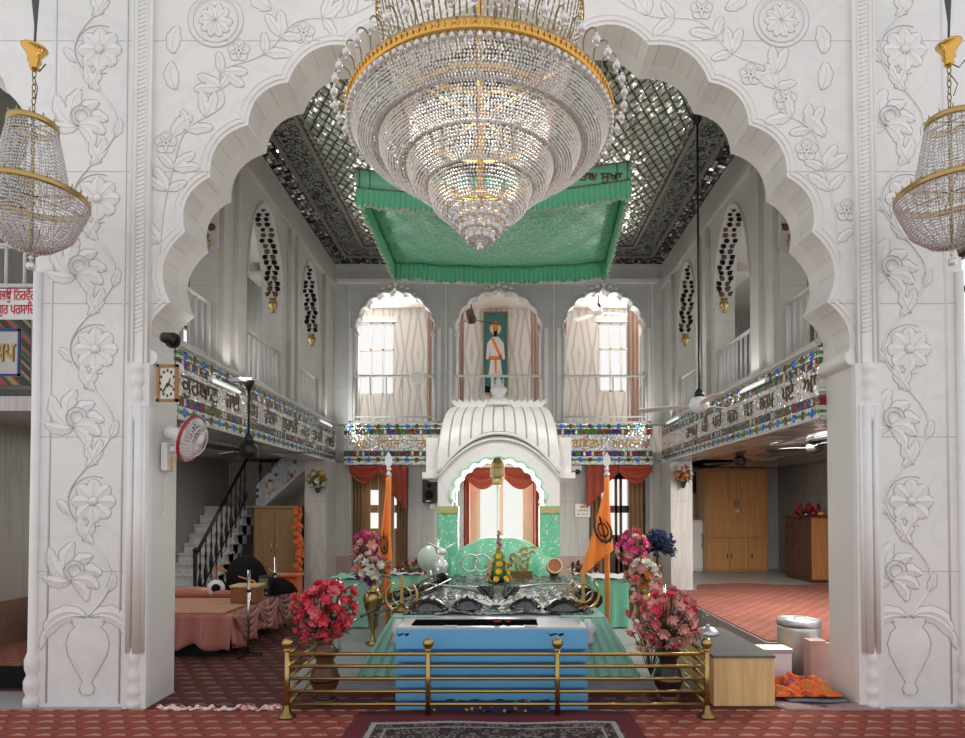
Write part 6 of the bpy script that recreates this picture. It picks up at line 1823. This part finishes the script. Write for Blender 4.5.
# balustrade
bl = MB(); top = []
hx_ = xs1+.0
def hz(y): return .155+(y-8.02)/.155*.137+.76
m = MB(); m.tube([(hx_, 8.0, hz(8.0)), (hx_, 9.62, hz(9.62))], .024, 8); m.tube([(hx_, 8.0, hz(8.0)-.62), (hx_, 9.62, hz(9.62)-.62)], .012, 6); hr = m.build('handrail', IRON, t)
m = MB(); m.lathe([(.035,.015),(.035,.1),(.022,.14),(.03,.4),(.022,.45),(.03,.9),(.022,.95),(.03,hz(8.0)+.02),(.036,hz(8.0)+.05),(.001,hz(8.0)+.09)], (hx_, 7.97, 0), 10); m.build('newel_post', IRON, t)
bp_ = [(.010,0),(.010,.10),(.022,.16),(.030,.26),(.018,.34),(.010,.40),(.020,.48),(.010,.54),(.010,.75)]
for i in range(10):
    y0 = 8.10+i*.155; zb = hz(y0)-.755
    m = MB(); m.lathe([(r, zz_) for r, zz_ in bp_], (hx_, y0, zb), 8); m.build('baluster', IRON, t)
# upper flight along the aisle end wall, with mosaic string panel
m = MB(); m.prism([(-3.90, 1.46),(-3.90, 1.86),(-2.98, 2.86),(-2.98, 2.28)], 'y', 9.64, 10.42); m.build('upper_flight', STAIRP, t)
m = MB(); m.prism([(-3.90, 1.40),(-3.90, 1.46),(-2.98, 2.28),(-2.98, 2.22)], 'y', 9.62, 10.42); m.build('flight_soffit', STEPM, t)
m = MB(); m.tube([(-3.88, 9.66, 2.45), (-3.5, 9.66, 2.82), (-3.1, 9.66, 3.25)], .022, 8); m.build('upper_handrail', IRON, t)
for i in range(4):
    x = -3.84+i*.2; m = MB(); zb = 1.86+(x+3.90)*1.087; m.lathe([(r, q*.85) for r, q in bp_], (x, 9.66, zb), 8); m.build('baluster', IRON, t)
# cabinet below the stair and the orange garland beside it
x0, x1, y0 = X(254, 9.2), X(297, 9.2), 9.2
t = thing('cabinet', ((x0+x1)/2, y0+.2, .012), 'dull yellow wooden cabinet standing under the stair', 'cabinet')
zt_ = Z(508, y0)
m = MB(); m.box(x0, x1, y0, y0+.40, .014, zt_); m.build('carcass', CABY, t, bevel=.006)
for e in (0, 1):
    m = MB(); a = x0+.03+(x1-x0-.06)*e/2; b = a+(x1-x0-.06)/2-.006; m.box(a, b, y0-.018, y0, .10, zt_-.05); d = m.build('door', CABY, t, bevel=.004)
    m = MB(); m.cyl(((x0+x1)/2+(-.05 if e == 0 else .04), y0-.03, .85), ((x0+x1)/2+(-.05 if e == 0 else .04), y0-.03, .97), .008, n=8); m.build('handle', STEEL, d)
m = MB(); m.box(x0-.02, x1+.02, y0-.03, y0+.41, zt_, zt_+.035); m.build('cornice', CABY, t)
m = MB()
rr = random.Random(3)
for k in range(60):
    z = Z(575, 9.0)+(Z(507, 9.0)-Z(575, 9.0))*k/60; m.sphere((X(298.5,9.0)+rr.uniform(-.05,.05), 9.0+rr.uniform(-.05,.05), z), rr.uniform(.028,.05), 7, 5)
m.cyl((X(299,9.0), 9.08, Z(575,9.0)), (X(299,9.0), 9.08, Z(505,9.0)), .012, n=6)
tag(m.build('garland', ORANGE2), 'long orange flower garland hanging between the dull yellow cabinet and the left column', 'garland')
m = MB(); p = (X(291,8.9), 8.9); m.box(p[0]-.14, p[0]+.14, p[1]-.12, p[1]+.12, .014, .50); m.box(p[0]-.18, p[0]+.18, p[1]-.16, p[1]+.16, .50, .53); tag(m.build('stool', ORANGE2), 'low orange covered stool at the foot of the garland', 'stool')
# ================================================================ left side bay
YL = 5.25
t = struct(thing('trim_9', (-4.6, YL, 2.55), 'x', 'x')) if False else None
m = MB(); m.box(-6.0, -3.50, YL, YL+.2, 2.58, 3.43); tr9 = struct(m.build('trim_9', WHITE2, world=True))
z0_, z1_ = at(0,386,YL)[2], at(0,321,YL)[2]
fr9 = thing('mirror_text_panel', (-4.6, YL-.02, z0_), 'mirror mosaic panel with gold script and a coloured chevron border in the left side bay', 'panel')
xr_ = X(31, YL)
m = MB(); m.box(-5.6, xr_, YL-.03, YL-.002, z0_, z1_); m.build('mirror_field', NT('grey_mirror_field', (.42,.42,.40), .3, .6).m, fr9)
def chev():
    g = NT('chevron_border', (.3,.3,.3), .3, .2); x, y, z = g.xyz()
    u = (x+z)/.022; r = g.white(g.comb(u.floor(), 0.0, 0.0))
    g.set(Base_Color=g.ramp(r, [(0,(.03,.03,.04)),(.25,(.30,.05,.04)),(.42,(.05,.12,.05)),(.55,(.35,.22,.06)),(.68,(.02,.02,.02))], True)); return g.m
CHEV = chev()
m = MB()
for a, b, c_, d_ in ((-5.6, xr_, z1_-.075, z1_), (-5.6, xr_, z0_, z0_+.075), (xr_-.075, xr_, z0_+.075, z1_-.075)): m.box(a, b, YL-.04, YL-.03, c_, d_)
m.build('chevron_border', CHEV, fr9)
m = MB()
for a, b, c_, d_ in ((-5.6, xr_-.09, z1_-.10, z1_-.08), (-5.6, xr_-.09, z0_+.08, z0_+.10), (xr_-.11, xr_-.09, z0_+.08, z1_-.08)): m.box(a, b, YL-.04, YL-.03, c_, d_)
m.build('blue_line', plain('deep_blue_line', (.02,.03,.22), .3), fr9)
text('ਧੰਨ ਗੁਰ ਘਪ', .24, GOLDINK, Matrix(((1,0,0,X(-62,YL)),(0,0,-1,YL-.034),(0,1,0,at(0,362,YL)[2]),(0,0,0,1))), fr9, 'lettering', .006, squeeze=X(16,YL)-X(-62,YL), bold=.003)
text('ਸਿਤਨਾਮੁ ਕਰਤਾ ਪੁਰਖੁ ਿਨਰਭਉ ਿਨਰਵੈਰ', .125, REDINK, Matrix(((1,0,0,X(-76,YL)),(0,0,-1,YL-.003),(0,1,0,at(0,300,YL)[2]),(0,0,0,1))), tr9, 'lettering', .002, squeeze=X(32,YL)-X(-76,YL), bold=.001)
text('ਅਕਾਲ ਮੂਰਿਤ ਅਜੂਨੀ ਸੈਭੰ ਗੁਰ ਪਰਸਾਿਦ', .125, REDINK, Matrix(((1,0,0,X(-82,YL)),(0,0,-1,YL-.003),(0,1,0,at(0,314,YL)[2]),(0,0,0,1))), tr9, 'lettering', .002, squeeze=X(32,YL)-X(-82,YL), bold=.001)
railing((-5.9, YL+.08), (-3.58, YL+.08), 3.431, 3.85, 14, GPAINT, 'pale balcony railing in the left side bay above the red writing', None)
# ================================================================ right aisle
Y = 11.8; x0, x1 = X(704.5,Y), X(768,Y); zt_ = 2.285; zb = .247
t = thing('wardrobe', ((x0+x1)/2, Y+.25, zb), 'tall tan wooden wardrobe with double doors in the right aisle', 'wardrobe')
m = MB(); m.box(x0, x1, Y, Y+.5, zb, zt_); m.build('carcass', TEAKD, t, bevel=.006)
zs = Z(538, Y); xm = x0+(x1-x0)*.5
for e, (a, b) in enumerate(((x0+.05, xm-.005), (xm+.005, x1-.05))):
    m = MB(); m.box(a, b, Y-.02, Y, zs+.02, zt_-.06); d = m.build('door', TEAK, t, bevel=.004)
    m = MB(); xh = xm+(-.035 if e == 0 else .035); m.box(xh-.012, xh+.012, Y-.045, Y-.02, zs+.62, zs+.74); m.build('handle', BRASSD, d)
m = MB(); m.box(xm-.035, xm+.035, Y-.05, Y-.02, zs+.50, zs+.56); m.build('padlock', STEEL, t)
for e in range(3):
    a = x0+.05+(x1-x0-.10)*[0, .38, .70][e]; b = x0+.05+(x1-x0-.10)*[.37, .69, 1][e]
    m = MB(); m.box(a, b, Y-.02, Y, zb+.05, zs-.01); d = m.build('lower_door', TEAK, t, bevel=.004)
    m = MB(); xh = [b-.04, a+.03, a+.06][e]; m.box(xh-.01, xh+.01, Y-.042, Y-.02, zs-.40, zs-.30); m.build('handle', BRASSD, d)
# dark cabinet, doors facing the hall
xc1 = 5.22; ya_, yb_ = 10.0, 10.95; zt_ = Z(516, 10.0)
t = thing('cabinet', ((xc1+5.77)/2, 10.5, zb), 'dark mahogany cabinet with a honey side panel against the right aisle wall', 'cabinet')
m = MB(); m.box(xc1+.02, 5.77, ya_+.02, yb_, zb, zt_-.03); m.build('carcass', MAHOG, t)
m = MB(); m.box(xc1, 5.77, ya_, ya_+.02, zb+.06, zt_-.03); m.build('side_panel', HONEY, t)
m = MB(); m.box(xc1-.02, 5.77, ya_-.02, yb_+.02, zt_-.03, zt_); m.build('top', MAHOG, t)
for e in (0, 1):
    a = ya_+.02+e*.46; m = MB(); m.box(xc1, xc1+.02, a+.01, a+.45, zb+.08, zt_-.20); d = m.build('door', MAHOG, t, bevel=.004)
    m = MB(); m.sphere((xc1-.012, a+(.40 if e == 0 else .06), zb+.62), .014, 8, 6); m.build('knob', BRASS, d)
    m = MB(); m.box(xc1, xc1+.02, a+.01, a+.45, zt_-.19, zt_-.05); d = m.build('drawer', MAHOG, t, bevel=.004)
    m = MB(); m.sphere((xc1-.012, a+.23, zt_-.12), .014, 8, 6); m.build('knob', BRASS, d)
for (x, y) in ((xc1+.05, ya_+.05), (5.7, ya_+.05)): pass
Y = 10.2; t = thing('flower_bunch', (X(806,Y), Y, zt_), 'bunch of deep red flowers lying on top of the dark mahogany cabinet', 'flowers')
bouquet(t, (X(806,Y), Y, zt_+.10), .14, ['red2','red2','red'], 22, .055, 61, leaves=20, sc=(1.4,.9,.7), base=(X(806,Y), Y, zt_+.03))
m = MB(); m.lathe([(.09,.004),(.11,.03),(.05,.05)], (X(806,Y), Y, zt_), 14); m.build('bowl', BRASSD, t)
m = MB(); m.tube([(X(817,Y), Y, zt_+.03), (X(821,Y), Y-.02, zt_+.04), (X(824,Y), Y, zt_+.03)], .028, 8); tag(m.build('cloth_roll', F_YEL), 'small yellow cloth roll beside the red flowers on the mahogany cabinet', 'cloth')
# white pillar like fridge between column and wardrobe, dark picture above it
Y = 11.95; m = MB(); t = thing('refrigerator', (X(699,Y), Y+.25, zb), 'narrow white refrigerator between the right column and tan wardrobe', 'refrigerator')
m.box(X(690,Y), X(703,Y), Y, Y+.42, zb, Z(520,Y)); m.build('body', WHITEB, t, bevel=.01)
m = MB(); m.box(X(690,Y)+.01, X(703,Y)-.01, Y-.03, Y-.002, zb+.06, Z(522,Y)); d = m.build('door', WPLAST, t, bevel=.01)
m = MB(); m.cyl((X(701,Y), Y-.045, .7), (X(701,Y), Y-.045, 1.0), .010, n=8); m.build('handle', STEEL, d)
m = MB(); Y = 12.38; m.box(X(693,Y), X(702.5,Y), Y-.03, Y, Z(493,Y), Z(472,Y)); tag(m.build('wall_panel', BLACK), 'dark framed panel on the aisle wall beside the tan wardrobe', 'panel')
# low oak box
Y = 4.53; x0, x1, zt_ = X(712.5,Y), X(773,Y), Z(655.5,Y); y1 = 5.58
t = thing('low_chest', ((x0+x1)/2, 5.1, .012), 'long low oak laminate chest with a grey top inside the right end of the arch', 'chest')
m = MB(); m.box(x0, x1, Y, y1, .016, zt_-.018); m.build('body', OAK, t)
m = MB(); m.box(x0-.005, x1+.005, Y-.008, y1+.005, zt_-.018, zt_); m.build('top', GREYTOP, t)
Y = 5.3; m = MB(); m.lathe([(.10,0),(.098,.012),(.085,.03),(.05,.055),(.001,.065)], (X(707,Y), Y, zt_+.002), 22); t = thing('pot_cover', (X(707,Y), Y, zt_), 'domed steel pot cover lying on the grey topped chest', 'pot cover'); m.build('dome', STEEL, t)
m = MB(); m.lathe([(.008,.06),(.02,.075),(.001,.09)], (X(707,Y), Y, zt_+.002), 10); m.build('knob', STEEL, t)
# steel drum, white box, pink tin
Y = 5.42; x = X(797.5,Y); t = thing('steel_drum', (x, Y, .012), 'tall lidded steel drum standing before the raised aisle floor', 'drum')
zt_ = Z(622, Y-.15); r = .18
m = MB(); m.lathe([(r*.97,.014),(r,.03),(r,.42),(r*1.0,zt_-.05)], (x, Y, 0), 32); m.build('body', STEEL, t)
m = MB(); m.lathe([(r*1.015,zt_-.055),(r*1.015,zt_-.010),(r*.98,zt_),(.001,zt_)], (x, Y, 0), 32); m.build('lid', STEEL, t)
m = MB(); m.tube([(x-.05, Y-.02, zt_), (x-.045, Y-.02, zt_+.025), (x+.045, Y-.02, zt_+.025), (x+.05, Y-.02, zt_)], .006, 6); m.build('handle', STEEL, t)
Y = 5.0; x0, x1 = X(757,Y), X(790.5,Y); zt_ = Z(649,Y)
t = thing('white_box', ((x0+x1)/2, Y+.1, .012), 'white card box with a silver lid between the oak chest and steel drum', 'box')
m = MB(); m.box(x0, x1, Y, Y+.17, .014, zt_-.04); m.build('body', WHITEB, t, bevel=.004)
m = MB(); m.box(x0-.004, x1+.004, Y-.004, Y+.174, zt_-.04, zt_); m.build('lid', STEEL, t, bevel=.004)
Y = 5.02; x0, x1 = X(809,Y), X(829,Y); zt_ = Z(641,Y)
t = thing('pink_tin', ((x0+x1)/2, Y+.1, .012), 'square pale pink tin between the steel drum and right pier', 'tin')
m = MB(); m.box(x0, x0+.13, Y, Y+.12, .014, zt_-.012); m.build('body', PINKB, t, bevel=.006)
m = MB(); m.box(x0+.135, x0+.175, Y+.02, Y+.14, .014, zt_-.02); m.build('side_tin', PINKB, t)
m = MB(); m.box(x0-.002, x0+.132, Y-.002, Y+.122, zt_-.012, zt_); m.build('lid', PINKB, t)
# orange cloth heap on a grey mat, rag rug below
x0, x1, y0, y1 = 2.08, 2.62, 4.60, 4.95
m = MB(); m.grid(lambda u, v: (2.12+.70*u-.14*v, 4.44+.30*v, .016+.012*math.sin(u*9)*math.sin(v*5)), 20, 12); tag(m.build('rag_rug', RUGR, solid=.012), 'grey and pink striped rag rug on the carpet beside the right pier', 'rug')
m = MB(); m.grid(lambda u, v: (2.20+.46*u, 4.56+.14*v, .040+.004*math.sin(u*7)), 12, 4); tag(m.build('floor_mat', plain('slate_mat', (.16,.18,.20), .8), solid=.012), 'slate grey mat edge under the orange cloth heap', 'mat')
m = MB()
def heap(u, v):
    e = math.sin(pi*u)**.5*math.sin(pi*v)**.5
    return (2.10+.52*u+.03*math.sin(v*17), 4.60+.36*v, .062+e*(.075+.05*math.sin(u*13+v*3)*math.sin(v*11)+.03*math.sin(u*29+v*17)))
m.grid(heap, 48, 30); tag(m.build('cloth_heap', MULTI, solid=.006), 'crumpled orange printed cloth heap on the floor at the right pier', 'cloth')
# crumpled hem along the carpet seam
m = MB(); xa, xb = X(158, 4.46), X(284, 4.46)
m.grid(lambda u, v: (xa+(xb-xa)*u, 4.44+.05*v+.012*math.sin(u*21), .016+.030*abs(math.sin(u*8+2*math.sin(u*17)+math.sin(u*41)))*math.sin(pi*v)+.004*math.sin(u*60)), 90, 6)
def hemm():
    g = NT('red_white_hem', (.7,.6,.58), .8); g.xyz(); n = g.noise(g.vec, 34.0, 4, .7)
    g.set(Base_Color=g.ramp(n, [(0,(.45,.04,.03)),(.46,(.55,.07,.05)),(.5,(.72,.62,.60)),(.62,(.75,.68,.66)),(.66,(.5,.05,.04))])); return g.m
tag(m.build('carpet_hem', hemm(), solid=.004), 'crumpled red and white hem lying along the carpet seam by the left pier', 'cloth')
# ================================================================ light and camera
sc = bpy.context.scene
w = bpy.data.worlds.new('World'); sc.world = w; w.use_nodes = True
nt = w.node_tree; bg = nt.nodes['Background']
tc = nt.nodes.new('ShaderNodeTexCoord'); sp = nt.nodes.new('ShaderNodeSeparateXYZ'); cr = nt.nodes.new('ShaderNodeValToRGB')
nt.links.new(tc.outputs['Generated'], sp.inputs[0]); nt.links.new(sp.outputs[2], cr.inputs[0]); nt.links.new(cr.outputs[0], bg.inputs[0])
cr.color_ramp.elements[0].position = 0.0; cr.color_ramp.elements[0].color = (1, .96, .90, 1)
cr.color_ramp.elements[1].position = .75; cr.color_ramp.elements[1].color = (.84, .88, 1.0, 1)
bg.inputs[1].default_value = 1.02
def area(name, loc, rot, sx, sy, power, col=(1,1,1)):
    l = bpy.data.lights.new(name, 'AREA'); l.shape = 'RECTANGLE'; l.size = sx; l.size_y = sy; l.energy = power; l.color = col
    o = bpy.data.objects.new(name, l); COL.objects.link(o); o.location = loc; o.rotation_euler = rot; return o
def point(name, loc, r, power, col=(1,1,1)):
    l = bpy.data.lights.new(name, 'POINT'); l.shadow_soft_size = r; l.energy = power; l.color = col
    o = bpy.data.objects.new(name, l); COL.objects.link(o); o.location = loc; return o
# daylight through the windows
for a, b, z0, z1 in WG:
    area('window_daylight', ((a+b)/2, YG-.02, (z0+z1)/2), (-pi/2, 0, 0), b-a, z1-z0, 60, (1, .98, .95))
area('window_daylight', ((DO[1][0]+DO[1][1])/2, YB+.26, 1.4), (-pi/2, 0, 0), .7, 1.1, 45, (1, .98, .95))
for s, xo in ((-1, XA), (1, XB)):
    for y in (5.8, 7.65, 9.55):
        area('window_daylight', (s*(xo-.03), y, 4.0), (0, s*pi/2, 0), 1.3, 1.1, 10, (.95, .98, 1))
# chandelier bulbs, added throne spots and aisle fill, frieze tubes
point('chandelier_bulb', (-.11, 3.5, 3.60), .10, 6, (1, .93, .84))
point('chandelier_bulb', (-.11, 3.5, 4.1), .2, 14, (1, .93, .84))
for x in (-.7, .7):  # unseen spots added behind the arch wall to brighten the throne
    l = bpy.data.lights.new('ceiling_spot', 'SPOT'); l.energy = 270; l.spot_size = .85; l.spot_blend = .6; l.shadow_soft_size = .12; l.color = (1, .97, .92)
    o = bpy.data.objects.new('ceiling_spot', l); COL.objects.link(o); o.location = (x*2.9, 5.02, 4.85); o.rotation_euler = (Vector((0, 8.2, 1.3))-o.location).to_track_quat('-Z', 'Y').to_euler()
for s in (-1, 1):  # added area lights that brighten the aisles, without any fixture
    area('aisle_tube', (s*3.6, 7.0, 2.26), (0, 0, 0), .25, 2.5, 16 if s < 0 else 150, (1, .96, .9))
for s, yy, zz in ((-1, 5.7, 2.79), (-1, 9.0, 2.79), (1, 6.1, 2.79), (1, 8.9, 2.79)):
    area('frieze_tube', (s*(XW-.12), yy, zz), (0, s*(pi/2+.6), 0), .06, .55, 8, (1, .98, .95))
cam = bpy.data.cameras.new('camera'); co = bpy.data.objects.new('camera', cam); COL.objects.link(co)
co.location = (0, 0, H); co.rotation_euler = (pi/2+PITCH, 0, 0)
cam.sensor_width = 36; cam.lens = F/965*36; cam.clip_start = .05
cam.shift_x = (482.5-CX)/965; cam.shift_y = (PY-369)/965
sc.camera = co
sc.view_settings.view_transform = 'Standard'; sc.view_settings.look = 'None'; sc.view_settings.gamma = 1
sc.view_settings.use_curve_mapping = False; sc.view_settings.exposure = 0.0
